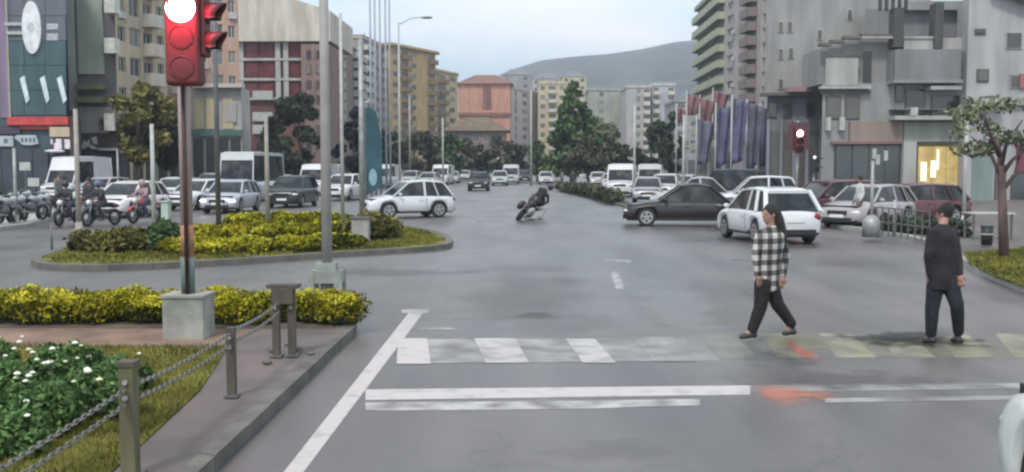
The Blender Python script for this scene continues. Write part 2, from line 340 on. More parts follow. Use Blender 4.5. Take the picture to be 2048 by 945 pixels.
def building(label, A, B, H, D, nf, pat, wall, group=None, g0=3.6, side='', spat=None, balm=None, balr=None, solid=True, dark=False, cat='building', name='apartment_building', roof=None, gable=0, shop=None, wf=(.5, .5), parapet=.5, rnd=None, eave=.25, deepb=1.1):
    rn = random.Random(hash(label) % 1000 if rnd is None else rnd)
    rn = random.Random(len(label)*7+int(A[0]*10) % 97)
    A = V((A[0], A[1], 0)); B = V((B[0], B[1], 0)); W_ = (B-A).length; d = (B-A)/W_; th = atan2(d.y, d.x)
    root = thing(name, label, cat, tuple(A), th, group)
    wm = MB(); balm = balm or CONC; balr = balr or balm; fh = (H-g0)/nf
    shopm = shop or PANE[0]
    def face(mapf, Wd, pattern, ang, orig, isfront=True):
        nc = len(pattern); cw = Wd/nc
        def quad(a, b_, c, dd): k = len(wm.v); wm.v.extend([mapf(*a), mapf(*b_), mapf(*c), mapf(*dd)]); wm.f.append((k, k+1, k+2, k+3))
        for fl in range(-1, nf):
            z0 = 0 if fl < 0 else g0+fl*fh; z1 = g0 if fl < 0 else z0+fh
            for i, ch in enumerate(pattern):
                x0 = i*cw; x1 = x0+cw
                if fl < 0: op = (x0+cw*.08, x1-cw*.08, .15, g0-.9) if ch != 'n' else None; hh = 1
                elif ch == 'w': ww = cw*wf[0]; zz = fh*wf[1]; op = (x0+(cw-ww)/2, x0+(cw+ww)/2, z0+fh*.3, z0+fh*.3+zz)
                elif ch == 'W': op = (x0+cw*.1, x1-cw*.1, z0+fh*.22, z0+fh*.84)
                elif ch in 'bB': op = (x0+cw*.14, x1-cw*.14, z0+.05, z0+fh*.78)
                elif ch == 't': op = (x0+cw*.38, x1-cw*.38, z0+fh*.15, z0+fh*.9)
                else: op = None
                if not op: quad((x0, 0, z0), (x1, 0, z0), (x1, 0, z1), (x0, 0, z1)); continue
                a, b_, c, e = op; r = .22
                quad((x0, 0, z0), (x1, 0, z0), (x1, 0, c), (x0, 0, c)); quad((x0, 0, e), (x1, 0, e), (x1, 0, z1), (x0, 0, z1))
                quad((x0, 0, c), (a, 0, c), (a, 0, e), (x0, 0, e)); quad((b_, 0, c), (x1, 0, c), (x1, 0, e), (b_, 0, e))
                quad((a, 0, c), (b_, 0, c), (b_, r, c), (a, r, c)); quad((a, r, e), (b_, r, e), (b_, 0, e), (a, 0, e))
                quad((a, 0, c), (a, r, c), (a, r, e), (a, 0, e)); quad((b_, r, c), (b_, 0, c), (b_, 0, e), (b_, r, e))
                bars = 2 if (b_-a) > 2.4 else 1
                fm, ps = window_mesh(b_-a, e-c, bars, dark or fl < 0)
                wn = obj('window' if fl >= 0 else 'shop_window', fm, parent=root, loc=mapf(a, r-.08, c), rotz=ang)
                obj('pane', ps[rn.choice((0, 0, 1, 2))] if fl >= 0 else ps[0], parent=wn)
                if ch in 'wWt' and fl >= 0 and rn.random() < .16:
                    obj('air_conditioner', AC_MESH, parent=root, loc=mapf(b_+.05 if b_+.7 < x1 else a+.1, -.32, c-.62 if b_+.7 >= x1 else c+.1), rotz=ang)
                if ch in 'bB' and fl >= 0:
                    bm_, rm = balcony_mesh(cw*(.96 if ch == 'B' else .84), balm, balr, deepb, solid)
                    bo = obj('balcony', bm_, parent=root, loc=mapf(x0+cw*(.02 if ch == 'B' else .08), 0, z0+.04), rotz=ang)
                    obj('railing', rm, parent=bo)
    face(lambda x, y, z: (x, y, z), W_, pat, 0, None)
    if 'R' in side: face(lambda x, y, z: (W_-y, x, z), D, spat or pat, pi/2, None)
    else: wm.add([(W_, 0, 0), (W_, D, 0), (W_, D, H), (W_, 0, H)], [(0, 1, 2, 3)])
    if 'L' in side: face(lambda x, y, z: (y, D-x, z), D, spat or pat, -pi/2, None)
    else: wm.add([(0, 0, 0), (0, D, 0), (0, D, H), (0, 0, H)], [(3, 2, 1, 0)])
    wm.add([(0, D, 0), (W_, D, 0), (W_, D, H), (0, D, H)], [(3, 2, 1, 0)])
    obj('wall', wm, wall, root)
    rm_ = roof or balm
    if gable:
        e = eave; obj('roof', MB().add([(-e, -e, H), (W_+e, -e, H), (W_+e, D+e, H), (-e, D+e, H), (W_*.3, D*.4, H+gable), (W_*.7, D*.4, H+gable)], [(3, 2, 1, 0), (0, 1, 5, 4), (1, 2, 5), (2, 3, 4, 5), (3, 0, 4)]), rm_, root)
    else:
        obj('roof', MB().box(-eave, W_+eave, -eave, D+eave, H, H+.25), rm_, root)
        if parapet: obj('parapet', MB().box(-eave+.05, W_+eave-.05, -eave+.05, -eave+.25, H+.25, H+.25+parapet).box(-eave+.05, -eave+.25, -eave+.25, D+eave-.05, H+.25, H+.25+parapet).box(W_+eave-.25, W_+eave-.05, -eave+.25, D+eave-.05, H+.25, H+.25+parapet), wall, root)
        for q in range(rn.randint(1, 3)):
            x = rn.uniform(.15, .8)*W_; obj('roof_tank', MB().tube([(x, D*.3, H+.5), (x, D*.3, H+1.7)], .6, 10), GREYM, root)
        x = rn.uniform(.2, .8)*W_; obj('roof_aerial', MB().tube([(x, D*.2, H+.2), (x, D*.2, H+3)], .05, 5).bar((x-.7, D*.2, H+2.6), (x+.7, D*.2, H+2.6), .05), GREYD, root)
    return root
def wallm(n, c, v=.17, s=1.): return mat(n, c, .9, v, s, bump=.1, detail=7, stretch=(1.1, 1.1, .22))
def px2(px, Y): return (PX(px, Y), Y)
def Ht(py, Y): return PZ(py, Y)
W_BEIGE = wallm('beige_render', (.43, .35, .25)); W_PINK = wallm('pink_render', (.45, .29, .23)); W_TAN = wallm('tan_render', (.45, .31, .15))
W_WHITE = wallm('offwhite_render', (.5, .45, .39)); W_GREY = wallm('grey_render', (.27, .265, .26)); W_BROWN = wallm('brown_brick', (.22, .15, .13), .2, 2)
W_YEL = wallm('cream_render', (.48, .41, .26)); W_GRN = wallm('grey_green_render', (.3, .32, .27)); W_LG = wallm('light_grey_render', (.38, .36, .35)); W_TERR = wallm('terracotta_render', (.47, .24, .17))
W_TEAL = wallm('teal_cladding', (.06, .095, .11)); ROOFT = mat('roof_tiles', (.2, .1, .075), .9, .25, 2, bump=.4); ROOFG = mat('grey_roof', (.17, .17, .18), .8, .2, 1)
DARKSHOP = wallm('dark_shop_wall', (.055, .058, .066))
LB = 'buildings along the left side of the square'; RB = 'buildings along the right side of the street'; FB = 'far buildings at the end of the street'
# beyond the billboard building: left row
building('beige apartment block with windows behind the olive tree', px2(236, 84), px2(338, 92), Ht(-90, 84), 14, 6, 'wWbw', W_BEIGE, LB, 4.2, balm=W_WHITE)
building('pinkish flats half hidden behind the red signal', px2(338, 98), px2(482, 100), Ht(-70, 98), 14, 6, 'wWwWw', W_PINK, LB, 6.6, balm=W_WHITE)
def white_top():
    Y = 128; r = thing('office_building', 'block with blank off-white upper wall above dark red gridded windows', 'building', (PX(570, Y), Y, 0), 0, LB)
    body = MB().wedge(484, 655, 78, 412, Y, 14); obj('wall', body, mat('dark_maroon_facade', (.12, .05, .045), .7, .3, .3), r, True)
    top = MB().yprism([(PX(392, Y), PZ(84, Y)), (PX(392, Y), PZ(-12, Y)), (PX(590, Y), PZ(-2, Y)), (PX(668, Y), PZ(24, Y)), (PX(668, Y), PZ(84, Y))], Y-1.2, Y+15)
    obj('upper_wall', top, W_WHITE, r, True)
    gd = FRAMEW
    for y in (80, 119, 159, 198): obj('floor_band', MB().pbox(478, 604, y-2.5, y+2.5, Y, .02, .5), W_LG, r, True)
    for x in (482, 556, 572): obj('column', MB().pbox(x-5, x+5, 84, 220, Y, .02, .42), W_LG, r, True)
    for k, (y0, y1) in enumerate(((84, 115), (123, 155), (163, 194))):
        for x0, x1 in ((490, 518), (521, 549), (579, 600)):
            wn = obj('window', MB().pbox(x0, x1, y0, y1, Y, .02, .12), mat('maroon_frame', (.1, .03, .03), .6), r, True)
            obj('pane', MB().pbox(x0+2, x1-2, y0+3, y1-3, Y, .02, .16), mat('maroon_glass', (.13, .035, .04), .25, .3, 1), wn, True)
    for y in (182, 225, 250): obj('signboard', MB().pbox(505, 545, y, y+18, Y, .05, .6), LIGHTP, r, True)
    obj('brick_wing', MB().pbox(604, 660, 88, 412, Y-2, 10), W_BROWN, r, True)
    for i in range(7):
        for x in (612, 632): 
            wn = obj('window', MB().pbox(x, x+10, 100+i*30, 118+i*30, Y-2, .02, .1), FRAMED, r, True); obj('pane', MB().pbox(x+1.5, x+8.5, 102+i*30, 116+i*30, Y-2, .02, .14), PANE[i % 3], wn, True)
    return r
white_top()
def shop_row():
    Y = 95; r = thing('shop_building', 'two storey shop row with white lettered boards above teal shopfronts', 'building', (PX(430, Y), Y, 0), 0, LB)
    obj('wall', MB().pbox(383, 484, 176, 398, Y, 3), W_LG, r, True)
    for x in (388, 412, 446): obj('signboard', MB().pbox(x, x+20, 196, 258, Y, .02, .15), W_YEL, r, True)
    obj('sign_panel', MB().pbox(450, 472, 205, 245, Y, .02, .2), LIGHTP, r, True)
    obj('fascia', MB().pbox(383, 484, 260, 272, Y, .02, .3), mat('teal_fascia', (.08, .16, .15), .5), r, True)
    for x in (387, 412, 437, 461): 
        wn = obj('shop_window', MB().pbox(x, x+21, 276, 394, Y, .02, .08), FRAMED, r, True); obj('pane', MB().pbox(x+1.5, x+19.5, 279, 392, Y, .02, .12), PANE[0], wn, True)
    obj('canopy', MB().pbox(383, 484, 168, 176, Y, .1, .9), W_WHITE, r, True)
shop_row()
building('brown balconied flats right of the blank white wall', px2(655, 150), px2(727, 190), Ht(24, 150)-2, 16, 11, 'bnb', W_BROWN, LB, 4.5, balm=W_LG, balr=W_LG, gable=3.4, roof=ROOFG)
building('grey flats with white balcony fronts behind the flagpoles', px2(727, 215), px2(783, 240), Ht(76, 215), 16, 11, 'bwb', wallm('mauve_render', (.3, .26, .25)), LB, 4.5, balm=W_WHITE)
building('tall tan apartment block with dark balconies and flat roof', px2(783, 232), px2(872, 250), Ht(92, 232), 22, 10, 'wbwnb', W_TAN, LB, 4.5, balm=wallm('dark_tan', (.2, .14, .08)), side='R', spat='bb', eave=.8)
building('lower tan block stepping down beside the tall tan one', px2(872, 262), px2(916, 275), Ht(143, 262), 18, 8, 'bw', wallm('pale_tan_render', (.46, .35, .19)), LB, 4.5, balm=wallm('dark_tan', (.2, .14, .08)))
pk = building('pink and orange block with a rounded brown roof', px2(918, 300), px2(1020, 300), Ht(168, 300), 22, 8, 'nnn', W_TERR, FB, 4.5, side='R', spat='tnt', gable=3.4, roof=ROOFT, balm=ROOFT, eave=1)
Y = 300; obj('dark_window_strip', MB().pbox(966, 982, 172, 218, Y, .02, .3), wallm('dark_terracotta', (.2, .09, .07)), pk, True)
obj('cornice', MB().pbox(916, 1024, 226, 232, Y, .1, .7), ROOFT, pk, True)
building('narrow pinkish-white block beside the pink and orange one', px2(1022, 310), px2(1075, 340), Ht(176, 310), 20, 8, 'twn', wallm('pinkish_white', (.47, .38, .35)), FB, 4.5, balm=W_WHITE)
building('low house with brown tiled roof and arches behind the road', px2(892, 205), px2(1010, 205), Ht(262, 205), 14, 2, 'wwwww', wallm('dusky_render', (.2, .16, .15)), FB, 3.2, gable=3.0, roof=mat('brown_roof_tiles', (.14, .1, .065), .9, .3, 1, bump=.4), eave=1)
building('cream apartment block left of the big conifer', px2(1076, 330), px2(1132, 330), Ht(168, 330), 18, 8, 'wbw', W_YEL, FB, 4.5, balm=W_WHITE)
building('greenish-grey block just right of the big conifer', px2(1176, 300), px2(1246, 300), Ht(182, 300), 18, 8, 'nwnn', W_GRN, FB, 4.5, balm=W_GREY)
building('pale grey block with a stack of dark windows', px2(1252, 280), px2(1300, 280), Ht(176, 280), 18, 8, 'nwb', W_LG, FB, 4.5, balm=W_WHITE)
building('white block with balconies next to the dark window stack', px2(1303, 285), px2(1348, 285), Ht(172, 285), 18, 8, 'bnb', wallm('bluish_white', (.4, .4, .42)), FB, 4.5, balm=W_WHITE)
building('low grey block behind the red flags', px2(1348, 250), px2(1400, 250), Ht(205, 250), 18, 6, 'ww', W_GREY, FB, 4.5, balm=W_GREY)
for i, (x0, x1, y, Yd, m) in enumerate(((1005, 1060, 138, 430, 'grey'), (1064, 1120, 146, 420, 'pale'), (1124, 1172, 142, 440, 'cream'))):
    building(['grey roofed hillside house above the pink block', 'pale hillside house with a long grey roof', 'cream hillside house above the conifer'][i], px2(x0, Yd), px2(x1, Yd), Ht(y+12, Yd), 16, 11, 'wnw', [W_GREY, W_LG, W_YEL][i], FB, 4, gable=3, roof=ROOFG)
# right side
ga = building('grey-green flats with stepped curved balconies', px2(1392, 175), px2(1446, 150), Ht(36, 175)+1, 14, 10, 'BB', W_GRN, RB, 5, balm=W_GRN, balr=wallm('sage_panel', (.36, .38, .28)), side='L', spat='bb', eave=.6)
building('tall striped flats with white and brown window bays', px2(1447, 140), px2(1536, 122), Ht(-130, 122), 20, 14, 'wnbt', wallm('rosy_grey_render', (.36, .32, .31)), RB, 5, balm=wallm('mid_brown', (.2, .16, .15)), wf=(.6, .6))
def grey_block():
    Y = 67; r = thing('apartment_building', 'tall blank grey block above a dark ground level', 'building', (PX(1600, Y), Y, 0), 0, RB)
    obj('wall', MB().wedge(1534, 1790, -90, 192, Y, 18), W_GREY, r, True)
    obj('lower_wall', MB().wedge(1532, 1700, 192, 404, Y, 16), wallm('slate_render', (.15, .155, .175)), r, True)
    obj('ledge', MB().pbox(1526, 1702, 188, 194, Y, .1, .8), CONC_D, r, True)
    obj('awning', MB().pbox(1578, 1626, 178, 187, Y, .1, 1.2), wallm('rose_awning', (.28, .18, .18)), r, True)
    for x, y in ((1562, 44), (1580, 44), (1562, 98), (1582, 96), (1562, 158), (1700, 20), (1640, 60)):
        wn = obj('window', MB().pbox(x-6, x+6, y, y+22, Y, .02, .08), W_LG, r, True); obj('pane', MB().pbox(x-4, x+4, y+2, y+20, Y, .02, .12), PANE[2], wn, True)
    for x in (1545, 1575, 1622, 1650):
        wn = obj('window', MB().pbox(x-9, x+9, 206, 236, Y, .02, .1), FRAMED, r, True); obj('pane', MB().pbox(x-7, x+7, 208, 234, Y, .02, .14), PANE[0], wn, True)
    for x in range(1536, 1690, 26): obj('pilaster', MB().pbox(x-2.5, x+2.5, 240, 384, Y, .02, .2), wallm('blue_grey_pilaster', (.21, .215, .25)), r, True)
    for x in range(1541, 1680, 26):
        wn = obj('shop_window', MB().pbox(x, x+16, 262, 380, Y, .02, .06), FRAMED, r, True); obj('pane', MB().pbox(x+1, x+15, 265, 378, Y, .02, .1), PANE[2], wn, True)
grey_block()
def corner():
    Y = 62; r = thing('corner_building', 'grey corner building with terraces and a golden lit shop window', 'building', (PX(1790, Y), Y, 0), 0, RB)
    def b(n, x0, x1, y0, y1, m, pr=0, dy=.02, par=None): return obj(n, MB().pbox(x0, x1, y0, y1, Y, dy, pr), m, par or r, True)
    Wc = wallm('corner_grey_render', (.25, .25, .248)); Wd = wallm('corner_dark_render', (.19, .19, .2)); Wp = wallm('corner_pale_render', (.33, .325, .31))  # middle tone is a darker grey for back wall and bay
    obj('wall', MB().wedge(1642, 1932, 166, 404, Y, 12), Wc, r, True)
    obj('upper_wall', MB().yprism([(PX(1642, Y), PZ(168, Y)), (PX(1642, Y), PZ(96, Y)), (PX(1724, Y), PZ(74, Y)), (PX(1800, Y), PZ(76, Y)), (PX(1932, Y), PZ(76, Y)), (PX(1932, Y), PZ(168, Y))], Y+.6, Y+4.5), Wc, r, True)
    # stepped dark roof edge
    for k, (x0, x1, y) in enumerate(((1640, 1664, 88), (1662, 1690, 82), (1688, 1724, 74), (1722, 1796, 70))): b('roof_edge', x0, x1, y, y+6, CONC_D, .25, .3+.003*k)
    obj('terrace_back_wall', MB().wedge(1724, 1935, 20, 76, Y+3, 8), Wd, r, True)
    obj('terrace_top', MB().wedge(1790, 1935, 4, 22, Y+2.4, 8), Wc, r, True)
    for x0, x1, y0, y1 in ((1789, 1808, 20, 98), (1871, 1887, 10, 100)): b('dark_column', x0, x1, y0, y1, wallm('column_dark', (.07, .07, .072)), .5, .5)
    for i in range(5): b('terrace_post', 1760+i*13, 1764+i*13, -6, 24, wallm('column_dark', (.07, .07, .072)), .2, .1)
    b('terrace_rail', 1724, 1870, 76, 80, Wp, .3, .05); b('terrace_parapet', 1808, 1935, 78, 104, Wp, .2, .1)
    # panel with pale surround
    b('blank_panel', 1652, 1716, 116, 172, Wp, .12); b('panel_trim', 1652, 1722, 111, 115, CONC_D, .2)
    b('slot_window', 1727, 1743, 104, 166, wallm('slot_dark', (.045, .045, .048)), .06)
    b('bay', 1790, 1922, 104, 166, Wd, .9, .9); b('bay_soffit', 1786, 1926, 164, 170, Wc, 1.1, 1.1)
    b('floor_band', 1642, 1742, 174, 180, Wp, .5); b('dark_band_strip', 1642, 1742, 182, 188, CONC_D, .2)  # dark strip below the pale floor band
    for x in (1652, 1690): 
        wn = b('window', x, x+30, 192, 240, FRAMED, .05); b('pane', x+2, x+28, 195, 238, PANE[2], .09, par=wn)
    for x0, x1, y0, y1 in ((1790, 1808, 170, 206), (1862, 1922, 192, 234), (1810, 1850, 180, 230)):
        wn = b('window', x0, x1, y0, y1, FRAMED, .05); b('pane', x0+2, x1-2, y0+2, y1-2, PANE[0], .09, par=wn)
    b('awning', 1862, 1924, 176, 183, Wp, 1.0); b('balcony', 1790, 1926, 234, 242, Wp, 1.1); b('balcony_rail', 1790, 1926, 221, 223, GREYD, 1.08)
    b('balcony_plate', 1822, 1836, 218, 234, LIGHTP, 1.14)
    b('brown_fascia', 1700, 1806, 244, 284, wallm('brown_fascia', (.24, .185, .16)), .25); b('grey_fascia', 1808, 1930, 246, 284, wallm('sage_fascia', (.27, .275, .25)), .2)
    b('sign_lamp', 1654, 1662, 236, 262, LIGHTP, .4); b('sign_lamp', 1680, 1690, 236, 262, LIGHTP, .4)
    b('shop_frame', 1668, 1804, 288, 400, wallm('shop_frame_dark', (.06, .06, .065)), .06)
    for x in (1672, 1705, 1738, 1770): b('shop_pane', x, x+30, 292, 398, PANE[0], .1)
    for x, y in ((1745, 298), (1752, 310), (1768, 302)): b('garment', x, x+8, y, y+20, LIGHTP, .14)
    b('fascia_trim', 1664, 1806, 284, 289, wallm('brown_trim', (.2, .12, .1)), .3)
    b('pillar', 1806, 1832, 284, 404, Wp, .45)
    b('shop_frame', 1832, 1922, 288, 400, wallm('olive_frame', (.1, .09, .04)), .06)
    WARM = mat('lit_shop_window', (.3, .22, .08), .5, .45, 1.6, emit=(1, .72, .28), es=.16)
    for x in (1836, 1864, 1892): b('lit_pane', x, x+27, 294, 397, WARM, .1)
    for x0, x1, y0, y1 in ((1842, 1853, 325, 362), (1862, 1872, 322, 355), (1874, 1878, 300, 340), (1850, 1856, 366, 392)):
        b('display_lamp', x0, x1, y0, y1, mat('display_lamp_glow', (.8, .7, .5), .4, emit=(1, .85, .6), es=.7), .14)
    b('pillar', 1922, 1936, 284, 404, wallm('teal_grey_pillar', (.2, .24, .23)), .3)
    Y2 = Y-4
corner()
def right_house():
    Y = 61; r = thing('house', 'pale grey house with sloping dark eave at the far right', 'building', (PX(2020, Y), Y, 0), 0, RB)
    Wl = wallm('pale_house_render', (.33, .325, .33)); xa = PX(1928, Y); xb = PX(2190, Y)
    obj('wall', MB().yprism([(xa, 0), (xb, 0), (xb, PZ(60, Y)), (PX(1975, Y), PZ(-14, Y)), (xa, PZ(-2, Y))], Y, Y+1.6), Wl, r, True)
    obj('rear_wall', MB().wedge(1932, 2190, -2, 404, Y+1.6, 10), Wl, r, True)
    e = MB()
    a = (PX(1965, Y), PZ(-14, Y)); c = (PX(2200, Y), PZ(70, Y))
    e.yprism([a, (a[0], a[1]+.3), (c[0], c[1]+.3), c], Y-.7, Y+2); obj('roof', e, ROOFG, r, True)
    for x0, x1, y0, y1 in ((1950, 1972, 60, 72), (1954, 1978, 140, 166), (2012, 2046, 66, 100), (2060, 2090, 70, 104), (2020, 2048, 150, 178)):
        wn = obj('window', MB().pbox(x0, x1, y0, y1, Y, .02, .08), Wl if x0 > 2000 else FRAMED, r, True); obj('pane', MB().pbox(x0+3, x1-3, y0+3, y1-3, Y, .02, .13), PANE[2], wn, True)
    obj('arch_trim', MB().tube([P(x, y, Y-.1) for x, y in ((1945, 225), (1950, 208), (1965, 196), (1985, 194), (2005, 200))], .09, 6), CONC_D, r, True)
    obj('balcony', MB().pbox(1944, 2010, 200, 216, Y, .02, .9), wallm('pale_balcony', (.4, .39, .37)), r, True)
    obj('band', MB().pbox(1928, 2160, 204, 212, Y, .02, .3), Wl, r, True)
    obj('red_panel', MB().pbox(2040, 2075, 150, 178, Y, .02, .2), wallm('red_panel', (.3, .12, .12)), r, True)
    obj('door', MB().pbox(1990, 2012, 330, 412, Y, .02, .1), FRAMED, r, True)
    obj('shop_board', MB().pbox(2036, 2090, 290, 345, Y, .02, .25), wallm('maroon_board', (.17, .04, .07)), r, True)
    obj('shop_window', MB().pbox(1945, 1985, 310, 405, Y, .02, .1), wallm('teal_shopfront', (.19, .24, .235)), r, True)
    obj('shop_window', MB().pbox(2022, 2088, 350, 405, Y, .02, .1), PANE[0], r, True)
right_house()
# left billboard shop
def left_shop():
    Y = 62; r = thing('shop_building', 'dark teal shop building with white oval emblem and red fascia', 'building', (PX(40, Y), Y, 0), 0, LB)
    def b(n, x0, x1, y0, y1, m, pr=0, dy=.02, par=None): return obj(n, MB().pbox(x0, x1, y0, y1, Y, dy, pr), m, par or r, True)
    obj('wall', MB().wedge(-330, 134, -120, 404, Y, 14), W_TEAL, r, True)
    for i in range(5):
        for j in range(6): b('cladding_panel', -78+i*42+.6, -78+(i+1)*42-.6, -70+j*50+.6, -70+(j+1)*50-.6, wallm('teal_panel' if j > 2 else 'grey_teal_panel', (.06, .1, .115) if j > 2 else (.115, .12, .145)), .06)
    # emblem: upright oval
    q = MB(); pts = []
    c = P(66, 56, Y); rx, rz = 19*Y/2000, 52*Y/2000
    q.yprism([(c.x+rx*cos(t*pi/14), c.z+rz*sin(t*pi/14)) for t in range(28)], Y-.22, Y-.07); obj('oval_emblem', q, mat('emblem_white', (.62, .63, .66), .5), r, True)
    q = MB(); q.yprism([(c.x+rx*.35*cos(t*pi/10), c.z+rz*.18*sin(t*pi/10)) for t in range(20)], Y-.235, Y-.225); obj('emblem_detail', q, mat('emblem_grey', (.42, .45, .45), .5), r, True)
    for x0, y0, x1, y1 in ((93, 46, 116, 58), (93, 66, 116, 80)): b('small_lettering', x0, x1, y0, y1, mat('faded_lettering', (.36, .36, .41), .5), .1)
    for x in (42, 82, 116):
        a = [(x, 158), (x+9, 152), (x+14, 175), (x+19, 200), (x+13, 208), (x+8, 190)]
        obj('curved_stroke', MB().yprism([(P(p, s, Y).x, P(p, s, Y).z) for p, s in a], Y-.16, Y-.07), mat('stroke_white', (.55, .62, .66), .5), r, True)
    b('side_strip', -5, 12, -100, 235, wallm('mauve_strip', (.2, .15, .22)), .1); b('corner_trim', 12, 16, -100, 240, BEIGEP, .14)
    b('crossbar', 8, 44, 44, 50, LIGHTP, .2); b('crossbar', 12, 44, 62, 68, LIGHTP, .2)
    b('red_fascia', 14, 136, 234, 250, mat('red_fascia', (.45, .05, .045), .5, .2, 2), .35); b('red_fascia_lower', 40, 104, 250, 259, mat('dark_red_fascia', (.16, .012, .016), .5), .25)
    b('mauve_fascia', -60, 40, 251, 268, wallm('mauve_fascia', (.07, .05, .08)), .2)
    sg = b('shop_sign', -14, 26, 272, 293, mat('sign_pale', (.36, .4, .44), .5), .2); b('sign_glyph', 8, 14, 278, 286, GREYD, .23, par=sg)
    s2 = obj('shop_sign', MB().yprism([(P(p, s, Y).x, P(p, s, Y).z) for p, s in ((31, 276), (36, 271), (74, 271), (80, 288), (66, 291), (48, 290))], Y-.2, Y-.05), mat('sign_pale', (.36, .4, .44), .5), r, True)
    for x in (42, 50, 58, 66): b('sign_glyph', x, x+3.5, 276, 284, GREYD, .24, par=s2)
    b('shopfront_frame', -120, 98, 296, 402, DARKSHOP, .08)
    for i in range(7): b('shop_window', -118+i*31, -118+i*31+28, 300, 400, mat('blue_shop_glass', (.035, .045, .06), .15, .3, .8), .12)
    b('beige_block', 99, 142, 254, 274, W_BEIGE, .3, .3); b('white_sign', 100, 142, 277, 300, mat('sign_dark', (.07, .045, .05), .6), .3, .3)
    for x0, x1, y0, y1 in ((101, 105, 279, 289), (108, 112, 286, 299), (112, 123, 278, 299), (129, 141, 279, 298)): b('sign_patch', x0, x1, y0, y1, mat('sign_white', (.6, .56, .6) if True else 0, .5), .34)
    q = MB(); c = P(120, 303, Y); q.ell((c.x, Y-.7, c.z), (.62, .5, .1)); obj('awning', q, mat('awning_white', (.7, .68, .7), .5), r, True, smooth=True)
    b('dark_column', 141, 152, 232, 402, wallm('dark_brown_column', (.055, .035, .035)), .4, .4)
    b('doorway', 100, 140, 310, 402, BLACKP, .1)
left_shop()
def green_panel_building():
    Y = 66; r = thing('apartment_building', 'narrow building with a plain grey-green upper panel over a pinkish wall', 'building', (PX(170, Y), Y, 0), 0, LB)
    def b(n, x0, x1, y0, y1, m, pr=0, dy=.02): return obj(n, MB().pbox(x0, x1, y0, y1, Y, dy, pr), m, r, True)
    obj('wall', MB().wedge(134, 238, -120, 402, Y, 12), wallm('dusky_wall', (.12, .11, .115)), r, True)
    b('pale_trim', 134, 147, -100, 222, wallm('pale_green_trim', (.34, .36, .33)), .3); b('green_panel', 153, 204, -100, 148, wallm('sage_green_panel', (.3, .33, .28)), .2)
    for i in range(2): b('balcony', 150, 204, 168+i*26, 180+i*26, wallm('olive_balcony', (.12, .12, .06)), .8)
    b('blank_wall', 152, 232, 214, 266, wallm('pinkish_grey_wall', (.29, .26, .26)), .15)
    b('dark_fascia', 152, 236, 268, 300, wallm('brown_black_fascia', (.05, .035, .03)), .25)
    for q in ([(166, 297), (172, 280), (176, 286), (182, 278), (184, 290), (190, 292), (200, 298), (188, 299), (180, 292), (172, 299)], [(186, 276), (197, 274), (199, 290), (190, 288)]):
        obj('sign_figure', MB().yprism([(P(p, s, Y).x, P(p, s, Y).z) for p, s in q], Y-.32, Y-.27), LIGHTP, r, True)
    b('white_strip', 196, 236, 297, 301, LIGHTP, .4)
    for y0, y1 in ((-2, 28), (78, 108), (228, 262)): b('hanging_sign', 208, 229, y0, y1, mat('sign_cream', (.52, .51, .46), .5), .9)
    for i in range(4): b('shop_window', 154+i*21, 173+i*21, 304, 400, PANE[0], .1)
green_panel_building()
# hills
def hills(name, Y0, Y1, prof, m, amp):
    xs = [-1500+i*60 for i in range(60)]; vs = []; nr = 10; K = len(xs)
    for j in range(nr+1):
        t = j/nr
        for px in xs:
            y = None
            for a, b in zip(prof, prof[1:]):
                if a[0] <= px <= b[0]: y = a[1]+(b[1]-a[1])*(px-a[0])/(b[0]-a[0])
            if y is None: y = prof[0][1] if px < prof[0][0] else prof[-1][1]
            Yc = Y0+(Y1-Y0)*t; zt = PZ(y, Y1); z = zt*(sin(t*pi/2)**.8)*(1+.1*noise.noise(V((px*.01, t*4, 3)))*(1-t))
            vs.append((PX(px, Y1)*(.75+.25*t), Yc, z-1.2+amp*noise.noise(V((px*.03, t*6, 9)))*t))
    for px in xs: vs.append((PX(px, Y1), Y1+700, -1.2))
    fs = [(j*K+i, j*K+i+1, (j+1)*K+i+1, (j+1)*K+i) for j in range(nr+1) for i in range(K-1)]
    struct(name, MB().add(vs, fs), m, smooth=True)
HILL = mat('wooded_hillside', (.018, .03, .026), .95, .35, .02, col2=(.055, .06, .05), detail=8)
hills('hills', 900, 1900, [(-1500, 250), (600, 230), (940, 200), (1000, 165), (1060, 136), (1170, 130), (1230, 122), (1285, 108), (1390, 99), (1480, 82), (1700, 100), (2100, 150)], HILL, 6)
# ------------------------------------------------------------------ vegetation
def leaf_cloud(clumps, n, size, rn, up=.3):
    mb = MB(); tot = sum(c[1][0]*c[1][1] for c in clumps)
    for c, r in clumps:
        k = max(4, int(n*r[0]*r[1]/tot))
        for _ in range(k):
            t = rn.random()*2*pi; ph = math.acos(rn.uniform(-1, 1)); q = rn.random()**.45
            p = V((c[0]+r[0]*q*sin(ph)*cos(t), c[1]+r[1]*q*sin(ph)*sin(t), c[2]+r[2]*q*cos(ph)))
            a = V((rn.gauss(0, 1), rn.gauss(0, 1), rn.gauss(0, 1))).normalized(); b = a.cross(V((rn.gauss(0, 1), rn.gauss(0, 1), rn.gauss(0, 1)))).normalized()
            s = size*rn.uniform(.5, 1.3); mb.add([p-a*s-b*s*.25, p+a*s*.15-b*s*.5, p+a*s+b*s*.2, p-a*s*.1+b*s*.5], [(0, 1, 2, 3)])
    return mb
